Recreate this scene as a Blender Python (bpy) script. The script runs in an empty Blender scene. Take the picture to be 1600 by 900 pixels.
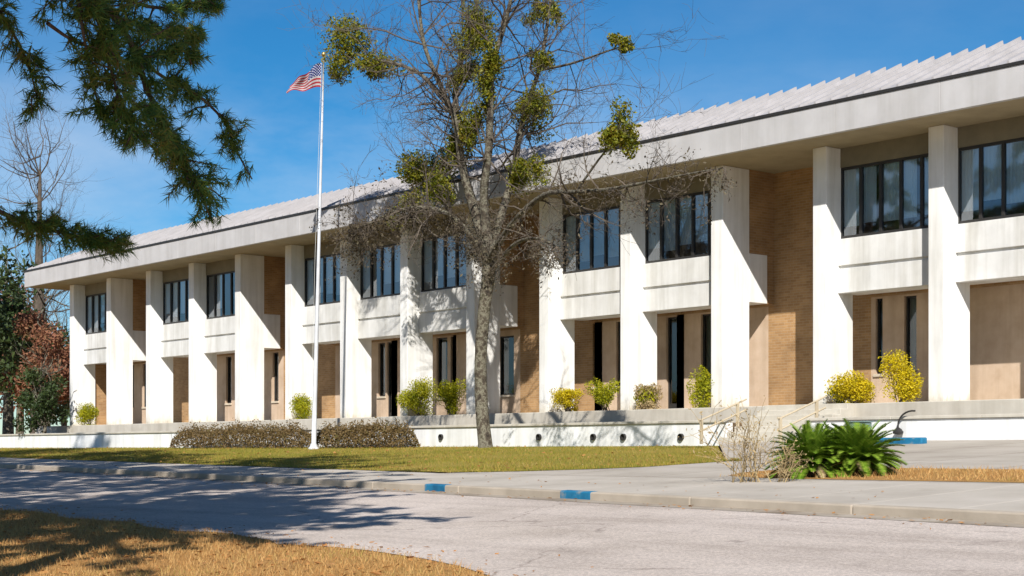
import bpy, math, random
import numpy as np
from mathutils import Vector

random.seed(7)
RNG = np.random.default_rng(11)
sc = bpy.context.scene
C = sc.collection
PI = math.pi

# ------------------------------------------------------------------ camera maths (used for placing things on real planes)
F = 2500.0
YAW = math.atan2(F, 2100.0)
SN, CS = math.sin(YAW), math.cos(YAW)
EYE = 1.6
SLOPE = 1.735 / 31.7
WALL_Y = 31.7      # front of the low wall
FIN_Y = 34.2       # front of the piers


def pt(px, py, Y):
    """point on the vertical plane y = Y seen at a photo pixel"""
    u = (px - 800) / F
    t = Y / (u * SN + CS)
    return Vector((t * (u * CS - SN), Y, EYE + t * (705 - py) / F))


def far(px, py, t):
    """point at distance t along the view axis"""
    u = (px - 800) / F
    return Vector((t * (u * CS - SN), t * (u * SN + CS), EYE + t * (705 - py) / F))


def gh(y):
    if y <= -30: return SLOPE * -30
    if y >= WALL_Y: return SLOPE * WALL_Y
    return SLOPE * y


# ------------------------------------------------------------------ mesh builder
class MB:
    def __init__(self):
        self.v, self.f, self.m = [], [], []

    def quad(self, a, b, c, d, m=0):
        n = len(self.v)
        self.v += [tuple(a), tuple(b), tuple(c), tuple(d)]
        self.f.append((n, n + 1, n + 2, n + 3)); self.m.append(m)

    def poly(self, pts, m=0):
        n = len(self.v)
        self.v += [tuple(p) for p in pts]
        self.f.append(tuple(range(n, n + len(pts)))); self.m.append(m)

    def box(self, x0, x1, y0, y1, z0, z1, m=0):
        n = len(self.v)
        self.v += [(x0, y0, z0), (x1, y0, z0), (x1, y1, z0), (x0, y1, z0),
                   (x0, y0, z1), (x1, y0, z1), (x1, y1, z1), (x0, y1, z1)]
        for q in ((0, 3, 2, 1), (4, 5, 6, 7), (0, 1, 5, 4), (1, 2, 6, 5), (2, 3, 7, 6), (3, 0, 4, 7)):
            self.f.append(tuple(n + i for i in q)); self.m.append(m)
        return self

    def prism(self, pts, zlow, zhigh, m=0):
        """pts: xy outline anticlockwise; zlow/zhigh functions of (x, y)"""
        n = len(self.v); k = len(pts)
        self.v += [(x, y, zlow(x, y)) for x, y in pts] + [(x, y, zhigh(x, y)) for x, y in pts]
        self.f.append(tuple(n + k + i for i in range(k))); self.m.append(m)
        for i in range(k):
            j = (i + 1) % k
            self.f.append((n + i, n + j, n + k + j, n + k + i)); self.m.append(m)

    def tube(self, pts, rad, sides=6, cap=True, m=0):
        pts = [Vector(p) for p in pts]
        n0 = len(self.v)
        ref = Vector((0.13, 0.31, 0.94))
        for i, p in enumerate(pts):
            a = pts[max(i - 1, 0)]; b = pts[min(i + 1, len(pts) - 1)]
            d = (b - a)
            d = d.normalized() if d.length > 1e-9 else Vector((0, 0, 1))
            r_ = ref if abs(d.dot(ref)) < 0.95 else Vector((1, 0, 0))
            x = d.cross(r_).normalized(); y = d.cross(x)
            for s in range(sides):
                an = 2 * PI * s / sides
                q = p + (x * math.cos(an) + y * math.sin(an)) * rad[i]
                self.v.append((q.x, q.y, q.z))
        for i in range(len(pts) - 1):
            for s in range(sides):
                s2 = (s + 1) % sides
                self.f.append((n0 + i * sides + s, n0 + i * sides + s2, n0 + (i + 1) * sides + s2, n0 + (i + 1) * sides + s)); self.m.append(m)
        if cap:
            self.f.append(tuple(n0 + s for s in range(sides))); self.m.append(m)
            k = n0 + (len(pts) - 1) * sides
            self.f.append(tuple(k + s for s in range(sides))[::-1]); self.m.append(m)

    def lathe(self, c, prof, sides=16, m=0):
        n0 = len(self.v)
        for r, z in prof:
            for s in range(sides):
                an = 2 * PI * s / sides
                self.v.append((c[0] + r * math.cos(an), c[1] + r * math.sin(an), c[2] + z))
        for i in range(len(prof) - 1):
            for s in range(sides):
                s2 = (s + 1) % sides
                self.f.append((n0 + i * sides + s, n0 + i * sides + s2, n0 + (i + 1) * sides + s2, n0 + (i + 1) * sides + s)); self.m.append(m)
        self.f.append(tuple(n0 + s for s in range(sides))[::-1]); self.m.append(m)
        k = n0 + (len(prof) - 1) * sides
        self.f.append(tuple(k + s for s in range(sides))); self.m.append(m)

    def faces_np(self, V):
        """V: (n, k, 3) array, each row one face of k corners"""
        n, k, _ = V.shape
        b = len(self.v)
        self.v += [tuple(p) for p in V.reshape(-1, 3).tolist()]
        idx = (np.arange(n * k).reshape(n, k) + b).tolist()
        self.f += [tuple(q) for q in idx]; self.m += [0] * n


WORLD = {}


def wloc(o):
    return WORLD.get(o.name, Vector((0, 0, 0)))


def obj(name, mb, mats, parent=None, base=None, smooth=False, bevel=0.0):
    org = wloc(parent) if parent else Vector(base if base is not None else (0, 0, 0))
    me = bpy.data.meshes.new(name)
    me.from_pydata([(x - org.x, y - org.y, z - org.z) for x, y, z in mb.v], [], mb.f)
    if not isinstance(mats, (list, tuple)): mats = [mats]
    for m_ in mats: me.materials.append(m_)
    if len(mats) > 1: me.polygons.foreach_set('material_index', mb.m)
    if smooth: me.polygons.foreach_set('use_smooth', [True] * len(me.polygons))
    me.update()
    o = bpy.data.objects.new(name, me); C.objects.link(o)
    if parent: o.parent = parent
    else: o.location = org
    WORLD[o.name] = org
    if bevel:
        b = o.modifiers.new('bevel', 'BEVEL'); b.width = bevel; b.segments = 2; b.limit_method = 'ANGLE'
    return o


def tag(o, label=None, cat=None, group=None, kind=None):
    if label: o['label'] = label
    if cat: o['category'] = cat
    if group: o['group'] = group
    if kind: o['kind'] = kind
    return o


def thing(name, loc, label, cat, group=None):
    o = bpy.data.objects.new(name, None); C.objects.link(o)
    o.location = loc; o.empty_display_size = 0.2
    WORLD[o.name] = Vector(loc)
    return tag(o, label, cat, group)


# ------------------------------------------------------------------ materials
def mat(name):
    m = bpy.data.materials.new(name); m.use_nodes = True
    nt = m.node_tree
    return m, nt, nt.nodes['Principled BSDF']


def ramp(nt, stops):
    r = nt.nodes.new('ShaderNodeValToRGB')
    e = r.color_ramp.elements
    while len(e) < len(stops): e.new(0.5)
    for el, (p, c) in zip(e, stops):
        el.position = p; el.color = (*c, 1)
    return r


def noise(nt, scale, detail=4, rough=0.55, vec=None):
    n = nt.nodes.new('ShaderNodeTexNoise')
    n.inputs['Scale'].default_value = scale; n.inputs['Detail'].default_value = detail; n.inputs['Roughness'].default_value = rough
    if vec is not None: nt.links.new(vec, n.inputs['Vector'])
    return n


def pos(nt):
    return nt.nodes.new('ShaderNodeNewGeometry').outputs['Position']


def scaled(nt, vec, s):
    m_ = nt.nodes.new('ShaderNodeMapping'); m_.inputs['Scale'].default_value = s
    nt.links.new(vec, m_.inputs['Vector'])
    return m_.outputs['Vector']


def mix(nt, fac, a, b, mode='MIX'):
    n = nt.nodes.new('ShaderNodeMix'); n.data_type = 'RGBA'; n.blend_type = mode
    for sock, val in ((n.inputs[0], fac), (n.inputs[6], a), (n.inputs[7], b)):
        if isinstance(val, (int, float)): sock.default_value = val
        elif isinstance(val, tuple): sock.default_value = (*val, 1)
        else: nt.links.new(val, sock)
    return n.outputs[2]


def bump(nt, bs, height, strength, dist):
    b = nt.nodes.new('ShaderNodeBump'); b.inputs['Strength'].default_value = strength; b.inputs['Distance'].default_value = dist
    nt.links.new(height, b.inputs['Height']); nt.links.new(b.outputs[0], bs.inputs['Normal'])


def surf(name, stops, scale=3.0, rough=0.8, fine=40.0, bstr=0.3, bdist=0.01, streak=0.0, detail=5, spec=0.3, metal=0.0):
    m, nt, bs = mat(name)
    p = pos(nt)
    r = ramp(nt, stops)
    nt.links.new(noise(nt, scale, detail, 0.6, p).outputs[0], r.inputs[0])
    col = r.outputs[0]
    if streak:
        s = noise(nt, 1.0, 4, 0.6, scaled(nt, p, (3.0, 3.0, 0.22)))
        rr = ramp(nt, [(0.42, (1, 1, 1)), (0.78, (1 - streak, 1 - streak * 1.05, 1 - streak * 1.2))])
        nt.links.new(s.outputs[0], rr.inputs[0])
        col = mix(nt, 1.0, col, rr.outputs[0], 'MULTIPLY')
    nt.links.new(col, bs.inputs['Base Color'])
    bs.inputs['Roughness'].default_value = rough
    bs.inputs['Specular IOR Level'].default_value = spec
    bs.inputs['Metallic'].default_value = metal
    bump(nt, bs, noise(nt, fine, 3, 0.6, p).outputs[0], bstr, bdist)
    return m


def leafmat(name, cols, trans=0.3, rough=0.55, clump=1.3):
    """colour varies per leaf and, softly, from clump to clump"""
    m, nt, bs = mat(name)
    g = nt.nodes.new('ShaderNodeNewGeometry')
    n = noise(nt, clump, 2, 0.5, g.outputs['Position'])
    mm = nt.nodes.new('ShaderNodeMath'); mm.operation = 'MULTIPLY_ADD'
    nt.links.new(g.outputs['Random Per Island'], mm.inputs[0]); mm.inputs[1].default_value = 0.62
    m2 = nt.nodes.new('ShaderNodeMath'); m2.operation = 'MULTIPLY_ADD'
    nt.links.new(n.outputs[0], m2.inputs[0]); m2.inputs[1].default_value = 0.9; m2.inputs[2].default_value = -0.26
    nt.links.new(m2.outputs[0], mm.inputs[2])
    r = ramp(nt, [(i / (len(cols) - 1), c) for i, c in enumerate(cols)])
    nt.links.new(mm.outputs[0], r.inputs[0])
    nt.links.new(r.outputs[0], bs.inputs['Base Color'])
    bs.inputs['Roughness'].default_value = rough
    bs.inputs['Specular IOR Level'].default_value = 0.3
    tr = nt.nodes.new('ShaderNodeBsdfTranslucent'); nt.links.new(r.outputs[0], tr.inputs['Color'])
    mx = nt.nodes.new('ShaderNodeMixShader'); mx.inputs[0].default_value = trans
    out = nt.nodes['Material Output']
    nt.links.new(bs.outputs[0], mx.inputs[1]); nt.links.new(tr.outputs[0], mx.inputs[2]); nt.links.new(mx.outputs[0], out.inputs[0])
    return m


def plain(name, col, rough=0.5, metal=0.0, spec=0.4):
    return surf(name, [(0.3, tuple(c * 0.86 for c in col)), (0.7, tuple(min(1, c * 1.1) for c in col))], 2.5, rough, 60, 0.08, 0.003, spec=spec, metal=metal)


M = {}
def pier_concrete():
    m = surf('white_painted_concrete', [(0.3, (0.75, 0.74, 0.71)), (0.62, (0.84, 0.83, 0.80))], 1.1, 0.75, 55, 0.25, 0.006, streak=0.26)
    nt = m.node_tree; bs = nt.nodes['Principled BSDF']
    src = bs.inputs['Base Color'].links[0].from_socket
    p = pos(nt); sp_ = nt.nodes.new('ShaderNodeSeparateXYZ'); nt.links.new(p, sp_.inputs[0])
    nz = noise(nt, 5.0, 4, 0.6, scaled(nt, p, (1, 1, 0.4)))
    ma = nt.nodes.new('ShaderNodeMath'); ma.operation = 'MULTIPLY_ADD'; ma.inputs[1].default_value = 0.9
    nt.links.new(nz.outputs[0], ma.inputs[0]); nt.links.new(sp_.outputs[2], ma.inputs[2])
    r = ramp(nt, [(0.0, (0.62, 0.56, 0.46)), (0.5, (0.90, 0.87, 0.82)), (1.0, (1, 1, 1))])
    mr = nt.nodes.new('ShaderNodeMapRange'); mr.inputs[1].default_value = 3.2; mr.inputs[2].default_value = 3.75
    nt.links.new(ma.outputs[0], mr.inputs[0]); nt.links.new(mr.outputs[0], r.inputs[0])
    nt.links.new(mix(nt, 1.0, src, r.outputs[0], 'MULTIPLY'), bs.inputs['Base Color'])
    return m


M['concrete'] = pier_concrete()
M['beam'] = surf('white_painted_concrete', [(0.3, (0.70, 0.67, 0.61)), (0.62, (0.80, 0.775, 0.72))], 1.1, 0.75, 55, 0.25, 0.006, streak=0.16)
M['spandrel'] = surf('spandrel_concrete', [(0.3, (0.60, 0.59, 0.56)), (0.65, (0.71, 0.70, 0.67))], 1.3, 0.8, 70, 0.35, 0.008, streak=0.3)
M['fascia'] = surf('fascia_metal', [(0.3, (0.44, 0.425, 0.415)), (0.7, (0.52, 0.505, 0.495))], 1.0, 0.6, 30, 0.12, 0.005, streak=0.14)
M['lowwall'] = surf('white_painted_low_wall', [(0.3, (0.72, 0.72, 0.71)), (0.65, (0.84, 0.84, 0.83))], 0.9, 0.75, 45, 0.25, 0.006, streak=0.22)
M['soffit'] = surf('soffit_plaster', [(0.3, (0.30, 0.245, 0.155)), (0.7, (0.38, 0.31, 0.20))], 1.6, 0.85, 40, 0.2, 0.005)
M['roof'] = surf('pale_ribbed_metal', [(0.3, (0.34, 0.32, 0.31)), (0.7, (0.42, 0.395, 0.385))], 1.2, 0.5, 30, 0.1, 0.004, streak=0.1, spec=0.5)
M['dark'] = plain('dark_bronze_metal', (0.028, 0.026, 0.024), 0.45)
M['header'] = plain('olive_header_panel', (0.20, 0.175, 0.12), 0.7)
M['terrace'] = surf('terrace_concrete', [(0.3, (0.46, 0.42, 0.35)), (0.7, (0.58, 0.54, 0.46))], 1.2, 0.85, 60, 0.3, 0.006, streak=0.18)
M['walk'] = surf('pale_walk_concrete', [(0.28, (0.33, 0.29, 0.24)), (0.5, (0.42, 0.375, 0.315)), (0.72, (0.48, 0.43, 0.37))], 0.7, 0.9, 90, 0.4, 0.006, detail=8)
def jointed_walk():
    m = surf('jointed_walk_concrete', [(0.28, (0.33, 0.29, 0.24)), (0.5, (0.42, 0.375, 0.315)), (0.72, (0.48, 0.43, 0.37))], 0.7, 0.9, 90, 0.4, 0.006, detail=8)
    nt = m.node_tree; bs = nt.nodes['Principled BSDF']
    src = bs.inputs['Base Color'].links[0].from_socket
    b = nt.nodes.new('ShaderNodeTexBrick'); b.offset = 0.0
    nt.links.new(pos(nt), b.inputs['Vector'])
    b.inputs['Scale'].default_value = 1; b.inputs['Brick Width'].default_value = 2.4; b.inputs['Row Height'].default_value = 2.4; b.inputs['Mortar Size'].default_value = 0.016
    b.inputs['Color1'].default_value = (1, 1, 1, 1); b.inputs['Color2'].default_value = (0.90, 0.89, 0.88, 1); b.inputs['Mortar'].default_value = (0.42, 0.39, 0.35, 1)
    st_ = ramp(nt, [(0.6, (1, 1, 1)), (0.72, (0.78, 0.76, 0.73))]); nt.links.new(noise(nt, 1.4, 4, 0.6, pos(nt)).outputs[0], st_.inputs[0])
    nt.links.new(mix(nt, 1.0, mix(nt, 1.0, src, b.outputs[0], 'MULTIPLY'), st_.outputs[0], 'MULTIPLY'), bs.inputs['Base Color'])
    return m


M['forecourt'] = jointed_walk()
M['kerb'] = surf('kerb_concrete', [(0.3, (0.32, 0.27, 0.21)), (0.7, (0.44, 0.375, 0.30))], 1.5, 0.9, 60, 0.4, 0.008)
M['gutter'] = surf('stained_gutter', [(0.3, (0.20, 0.155, 0.11)), (0.55, (0.33, 0.28, 0.22)), (0.75, (0.42, 0.37, 0.31))], 1.1, 0.9, 70, 0.4, 0.006, detail=8)
M['bluepaint'] = surf('worn_blue_paint', [(0.36, (0.008, 0.10, 0.20)), (0.55, (0.015, 0.16, 0.29)), (0.64, (0.20, 0.23, 0.24))], 2.6, 0.7, 60, 0.2, 0.004)
M['bark'] = surf('lichen_bark', [(0.32, (0.03, 0.024, 0.018)), (0.45, (0.085, 0.068, 0.048)), (0.55, (0.20, 0.185, 0.135)), (0.60, (0.10, 0.085, 0.06)), (0.74, (0.05, 0.05, 0.02))], 5.5, 0.95, 22, 0.9, 0.05, detail=7)
M['twig'] = surf('grey_brown_twig', [(0.3, (0.055, 0.043, 0.033)), (0.7, (0.13, 0.105, 0.08))], 3, 0.95, 30, 0.3, 0.01)
M['pinebark'] = surf('pine_bark', [(0.3, (0.04, 0.026, 0.018)), (0.6, (0.12, 0.075, 0.05)), (0.75, (0.17, 0.12, 0.09))], 5, 0.95, 14, 1.0, 0.06, detail=6)
M['pole'] = plain('white_painted_steel', (0.56, 0.57, 0.59), 0.35)
M['rail'] = plain('tan_painted_rail', (0.47, 0.39, 0.27), 0.5)
M['gold'] = plain('dull_gold_ball', (0.55, 0.38, 0.12), 0.3, 0.8)
M['teal'] = plain('teal_painted_cabinet', (0.15, 0.22, 0.20), 0.5)
M['curtain'] = surf('pale_curtain', [(0.3, (0.64, 0.76, 0.80)), (0.7, (0.76, 0.86, 0.88))], 1.5, 0.9, 20, 0.2, 0.01)
M['blind'] = plain('dull_green_blind', (0.16, 0.19, 0.15), 0.9)
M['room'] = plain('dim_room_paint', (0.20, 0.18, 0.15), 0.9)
M['panel'] = surf('beige_pebble_panel', [(0.3, (0.44, 0.32, 0.22)), (0.55, (0.53, 0.40, 0.29)), (0.75, (0.58, 0.45, 0.34))], 1.4, 0.9, 75, 0.5, 0.006, streak=0.2, detail=8)
M['soil'] = surf('mulch_soil', [(0.3, (0.06, 0.04, 0.025)), (0.7, (0.19, 0.125, 0.07))], 6, 0.95, 50, 0.8, 0.03)
M['stone'] = plain('pale_sill_stone', (0.55, 0.47, 0.36), 0.8)
M['rope'] = plain('halyard_rope', (0.55, 0.55, 0.52), 0.8)


def brick_material():
    m, nt, bs = mat('tan_brick')
    p = pos(nt)
    sep = nt.nodes.new('ShaderNodeSeparateXYZ'); nt.links.new(p, sep.inputs[0])
    ad = nt.nodes.new('ShaderNodeMath'); ad.operation = 'ADD'
    nt.links.new(sep.outputs[0], ad.inputs[0]); nt.links.new(sep.outputs[1], ad.inputs[1])
    cb = nt.nodes.new('ShaderNodeCombineXYZ')
    nt.links.new(ad.outputs[0], cb.inputs[0]); nt.links.new(sep.outputs[2], cb.inputs[1])
    b = nt.nodes.new('ShaderNodeTexBrick'); nt.links.new(cb.outputs[0], b.inputs['Vector'])
    b.inputs['Scale'].default_value = 1.0
    b.inputs['Brick Width'].default_value = 0.235; b.inputs['Row Height'].default_value = 0.078
    b.inputs['Mortar Size'].default_value = 0.006; b.inputs['Bias'].default_value = 0.0
    b.inputs['Color1'].default_value = (0.44, 0.27, 0.125, 1); b.inputs['Color2'].default_value = (0.345, 0.20, 0.085, 1)
    b.inputs['Mortar'].default_value = (0.42, 0.31, 0.20, 1)
    v = noise(nt, 0.9, 5, 0.6, p)
    r = ramp(nt, [(0.3, (0.66, 0.63, 0.60)), (0.7, (1.14, 1.11, 1.06))]); nt.links.new(v.outputs[0], r.inputs[0])
    nt.links.new(mix(nt, 1.0, b.outputs[0], r.outputs[0], 'MULTIPLY'), bs.inputs['Base Color'])
    bs.inputs['Roughness'].default_value = 0.9
    inv = nt.nodes.new('ShaderNodeMath'); inv.operation = 'SUBTRACT'; inv.inputs[0].default_value = 1
    nt.links.new(b.outputs['Fac'], inv.inputs[1])
    bump(nt, bs, inv.outputs[0], 0.5, 0.006)
    return m


def glass_material(name, tint, base=0.10):
    m, nt, bs = mat(name)
    out = nt.nodes['Material Output']
    tr = nt.nodes.new('ShaderNodeBsdfTransparent'); tr.inputs[0].default_value = (*tint, 1)
    gl = nt.nodes.new('ShaderNodeBsdfGlossy'); gl.inputs['Roughness'].default_value = 0.03
    gl.inputs['Color'].default_value = (0.85, 0.92, 1.0, 1)
    fr = nt.nodes.new('ShaderNodeFresnel'); fr.inputs[0].default_value = 1.55
    ad = nt.nodes.new('ShaderNodeMath'); ad.operation = 'ADD'; ad.inputs[1].default_value = base
    nt.links.new(fr.outputs[0], ad.inputs[0])
    mx = nt.nodes.new('ShaderNodeMixShader')
    nt.links.new(ad.outputs[0], mx.inputs[0]); nt.links.new(tr.outputs[0], mx.inputs[1]); nt.links.new(gl.outputs[0], mx.inputs[2])
    b = nt.nodes.new('ShaderNodeBump'); b.inputs['Strength'].default_value = 0.12; b.inputs['Distance'].default_value = 0.02
    nt.links.new(noise(nt, 0.7, 1, 0.4, pos(nt)).outputs[0], b.inputs['Height'])
    nt.links.new(b.outputs[0], gl.inputs['Normal'])
    nt.links.new(mx.outputs[0], out.inputs[0])
    nt.nodes.remove(bs)
    return m


def asphalt_material():
    m, nt, bs = mat('worn_pale_asphalt')
    p = pos(nt)
    r = ramp(nt, [(0.3, (0.42, 0.36, 0.31)), (0.5, (0.53, 0.46, 0.405)), (0.72, (0.60, 0.525, 0.47))])
    nt.links.new(noise(nt, 0.45, 9, 0.65, p).outputs[0], r.inputs[0])
    g = noise(nt, 130, 2, 0.7, p)
    gr = ramp(nt, [(0.34, (0.66, 0.66, 0.66)), (0.66, (1.22, 1.2, 1.18))]); nt.links.new(g.outputs[0], gr.inputs[0])
    col = mix(nt, 1.0, r.outputs[0], gr.outputs[0], 'MULTIPLY')
    wr = ramp(nt, [(0.35, (0.84, 0.83, 0.82)), (0.55, (1, 1, 1)), (0.75, (1.06, 1.06, 1.05))])
    nt.links.new(noise(nt, 1.0, 5, 0.6, scaled(nt, p, (0.16, 1.5, 1.0))).outputs[0], wr.inputs[0])
    col = mix(nt, 1.0, col, wr.outputs[0], 'MULTIPLY')
    stn = ramp(nt, [(0.66, (1, 1, 1)), (0.74, (0.70, 0.69, 0.69))]); nt.links.new(noise(nt, 1.9, 3, 0.55, p).outputs[0], stn.inputs[0])
    col = mix(nt, 1.0, col, stn.outputs[0], 'MULTIPLY')
    ag = ramp(nt, [(0.42, (0.80, 0.80, 0.80)), (0.60, (1.12, 1.11, 1.10))]); nt.links.new(noise(nt, 28, 3, 0.7, p).outputs[0], ag.inputs[0])
    col = mix(nt, 1.0, col, ag.outputs[0], 'MULTIPLY')
    # long hairline cracks and darker patches
    warp = noise(nt, 1.3, 4, 0.6, p)
    wv = nt.nodes.new('ShaderNodeMix'); wv.data_type = 'VECTOR'
    wv.inputs[0].default_value = 0.45
    nt.links.new(p, wv.inputs[4]); nt.links.new(warp.outputs['Color'], wv.inputs[5])
    vo = nt.nodes.new('ShaderNodeTexVoronoi'); vo.feature = 'DISTANCE_TO_EDGE'; vo.inputs['Scale'].default_value = 0.42
    nt.links.new(wv.outputs[1], vo.inputs['Vector'])
    cr = ramp(nt, [(0.0, (0.62, 0.6, 0.59)), (0.006, (1, 1, 1))]); nt.links.new(vo.outputs['Distance'], cr.inputs[0])
    mk = ramp(nt, [(0.42, (1, 1, 1)), (0.5, (0, 0, 0))]); nt.links.new(noise(nt, 0.25, 2, 0.5, p).outputs[0], mk.inputs[0])
    col = mix(nt, mk.outputs[0], mix(nt, 1.0, col, cr.outputs[0], 'MULTIPLY'), col)
    nt.links.new(col, bs.inputs['Base Color'])
    bs.inputs['Roughness'].default_value = 0.9; bs.inputs['Specular IOR Level'].default_value = 0.25
    bump(nt, bs, g.outputs[0], 0.5, 0.006)
    return m


def turf_material(name, cols, cols2, scale=0.5):
    m, nt, bs = mat(name)
    p = pos(nt)
    r1 = ramp(nt, [(0.3, cols[0]), (0.5, cols[1]), (0.7, cols[2])]); r2 = ramp(nt, [(0.3, cols2[0]), (0.7, cols2[1])])
    nt.links.new(noise(nt, scale, 6, 0.65, p).outputs[0], r1.inputs[0])
    nt.links.new(noise(nt, 9, 5, 0.7, p).outputs[0], r2.inputs[0])
    nt.links.new(mix(nt, 0.5, r1.outputs[0], r2.outputs[0]), bs.inputs['Base Color'])
    bs.inputs['Roughness'].default_value = 0.95; bs.inputs['Specular IOR Level'].default_value = 0.1
    bump(nt, bs, noise(nt, 35, 4, 0.7, p).outputs[0], 0.9, 0.04)
    return m


M['brick'] = brick_material()
M['glass'] = glass_material('window_glass', (0.88, 0.95, 0.97), 0.16)
M['darkglass'] = glass_material('dark_slot_glass', (0.62, 0.70, 0.66), 0.04)
M['asphalt'] = asphalt_material()
M['ground'] = turf_material('dry_leafy_turf', [(0.38, 0.19, 0.065), (0.46, 0.25, 0.085), (0.42, 0.26, 0.08)], [(0.28, 0.14, 0.045), (0.52, 0.30, 0.11)])
M['lawn'] = turf_material('olive_winter_lawn', [(0.16, 0.17, 0.018), (0.27, 0.23, 0.035), (0.38, 0.27, 0.07)], [(0.15, 0.14, 0.02), (0.36, 0.27, 0.07)], 0.3)

M['drygrass'] = leafmat('dry_grass_blade', [(0.29, 0.145, 0.045), (0.46, 0.24, 0.075), (0.58, 0.36, 0.14), (0.30, 0.25, 0.05)], 0.25, 0.7, 0.6)
M['lawngrass'] = leafmat('lawn_grass_blade', [(0.08, 0.13, 0.010), (0.17, 0.19, 0.018), (0.32, 0.26, 0.035), (0.38, 0.23, 0.06), (0.48, 0.35, 0.13)], 0.25, 0.7, 0.35)
M['fallen'] = leafmat('fallen_leaf', [(0.22, 0.09, 0.03), (0.42, 0.20, 0.06), (0.30, 0.16, 0.07)], 0.1, 0.8)
M['mistletoe'] = leafmat('mistletoe_leaf', [(0.05, 0.075, 0.006), (0.135, 0.155, 0.008), (0.24, 0.22, 0.012), (0.19, 0.11, 0.015)], 0.3, 0.5, 2.2)
M['deadleaf'] = leafmat('dead_brown_leaf', [(0.045, 0.034, 0.022), (0.095, 0.072, 0.045), (0.17, 0.15, 0.09)], 0.2, 0.8, 1.6)
M['needle'] = leafmat('pine_needle', [(0.025, 0.085, 0.03), (0.075, 0.165, 0.038), (0.18, 0.23, 0.035), (0.26, 0.16, 0.06)], 0.38, 0.5, 2.4)
M['hedge'] = leafmat('bronze_hedge_leaf', [(0.07, 0.045, 0.015), (0.15, 0.10, 0.035), (0.20, 0.13, 0.055), (0.10, 0.11, 0.025)], 0.25, 0.6, 1.4)
M['shrub'] = leafmat('golden_shrub_leaf', [(0.12, 0.16, 0.006), (0.33, 0.33, 0.008), (0.56, 0.48, 0.015)], 0.3, 0.5, 3.0)
M['shrubgold'] = leafmat('yellow_shrub_leaf', [(0.34, 0.28, 0.005), (0.58, 0.46, 0.008), (0.74, 0.56, 0.015)], 0.3, 0.5, 3.0)
M['palm'] = leafmat('sago_frond', [(0.06, 0.13, 0.010), (0.15, 0.25, 0.020), (0.30, 0.38, 0.055)], 0.2, 0.35, 1.5)
M['straw'] = leafmat('straw_stem', [(0.22, 0.15, 0.07), (0.38, 0.28, 0.14), (0.50, 0.38, 0.20)], 0.2, 0.8, 2.0)
M['rust'] = leafmat('russet_leaf', [(0.12, 0.05, 0.03), (0.24, 0.10, 0.06), (0.33, 0.15, 0.08), (0.16, 0.12, 0.05)], 0.3, 0.7, 0.6)
M['evergreen'] = leafmat('evergreen_leaf', [(0.015, 0.03, 0.01), (0.04, 0.065, 0.018), (0.075, 0.10, 0.03)], 0.25, 0.5, 0.5)

# ------------------------------------------------------------------ world, sun, camera
SUN_EL, SUN_AZ = math.radians(37.6), math.radians(48.0)   # azimuth from the facade's outward normal towards +X
w = bpy.data.worlds.new('World'); sc.world = w; w.use_nodes = True
nt = w.node_tree
sky = nt.nodes.new('ShaderNodeTexSky'); sky.sky_type = 'NISHITA'; sky.sun_disc = False
sky.sun_elevation = SUN_EL; sky.sun_rotation = PI - SUN_AZ
sky.air_density = 1.0; sky.dust_density = 0.15; sky.ozone_density = 2.0; sky.altitude = 600
tc = nt.nodes.new('ShaderNodeTexCoord')
hs = nt.nodes.new('ShaderNodeHueSaturation'); hs.inputs['Saturation'].default_value = 1.18; hs.inputs['Value'].default_value = 1.0
nt.links.new(sky.outputs[0], hs.inputs['Color'])
# thin low cloud
sep = nt.nodes.new('ShaderNodeSeparateXYZ'); nt.links.new(tc.outputs['Generated'], sep.inputs[0])
cn = noise(nt, 2.6, 7, 0.6, scaled(nt, tc.outputs['Generated'], (1.0, 1.0, 2.6)))
cr = ramp(nt, [(0.40, (0, 0, 0)), (0.66, (1, 1, 1))]); nt.links.new(cn.outputs[0], cr.inputs[0])
er = ramp(nt, [(0.0, (0.8, 0.8, 0.8)), (0.19, (0.5, 0.5, 0.5)), (0.235, (0.10, 0.10, 0.10)), (0.6, (0.1, 0.1, 0.1))]); nt.links.new(sep.outputs[2], er.inputs[0])
cm = nt.nodes.new('ShaderNodeMath'); cm.operation = 'MULTIPLY'
nt.links.new(cr.outputs[0], cm.inputs[0]); nt.links.new(er.outputs[0], cm.inputs[1])
tr_ = ramp(nt, [(0.0, (0.62, 0.74, 0.86)), (0.10, (0.36, 0.68, 0.86)), (0.24, (0.20, 0.64, 0.84)), (0.6, (0.30, 0.62, 0.84))]); nt.links.new(sep.outputs[2], tr_.inputs[0])
tint = mix(nt, 1.0, hs.outputs[0], tr_.outputs[0], 'MULTIPLY')
bgcol = mix(nt, cm.outputs[0], tint, (6.0, 6.8, 7.8))
nt.links.new(bgcol, nt.nodes['Background'].inputs[0])
nt.nodes['Background'].inputs[1].default_value = 0.085

sun = bpy.data.lights.new('sun', 'SUN'); sun.energy = 5.0; sun.angle = math.radians(0.53); sun.color = (1.0, 0.965, 0.915)
so = bpy.data.objects.new('sun', sun); C.objects.link(so)
sd = Vector((math.sin(SUN_AZ) * math.cos(SUN_EL), -math.cos(SUN_AZ) * math.cos(SUN_EL), math.sin(SUN_EL)))
so.rotation_euler = sd.to_track_quat('Z', 'Y').to_euler(); so.location = (10, -20, 30)

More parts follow.
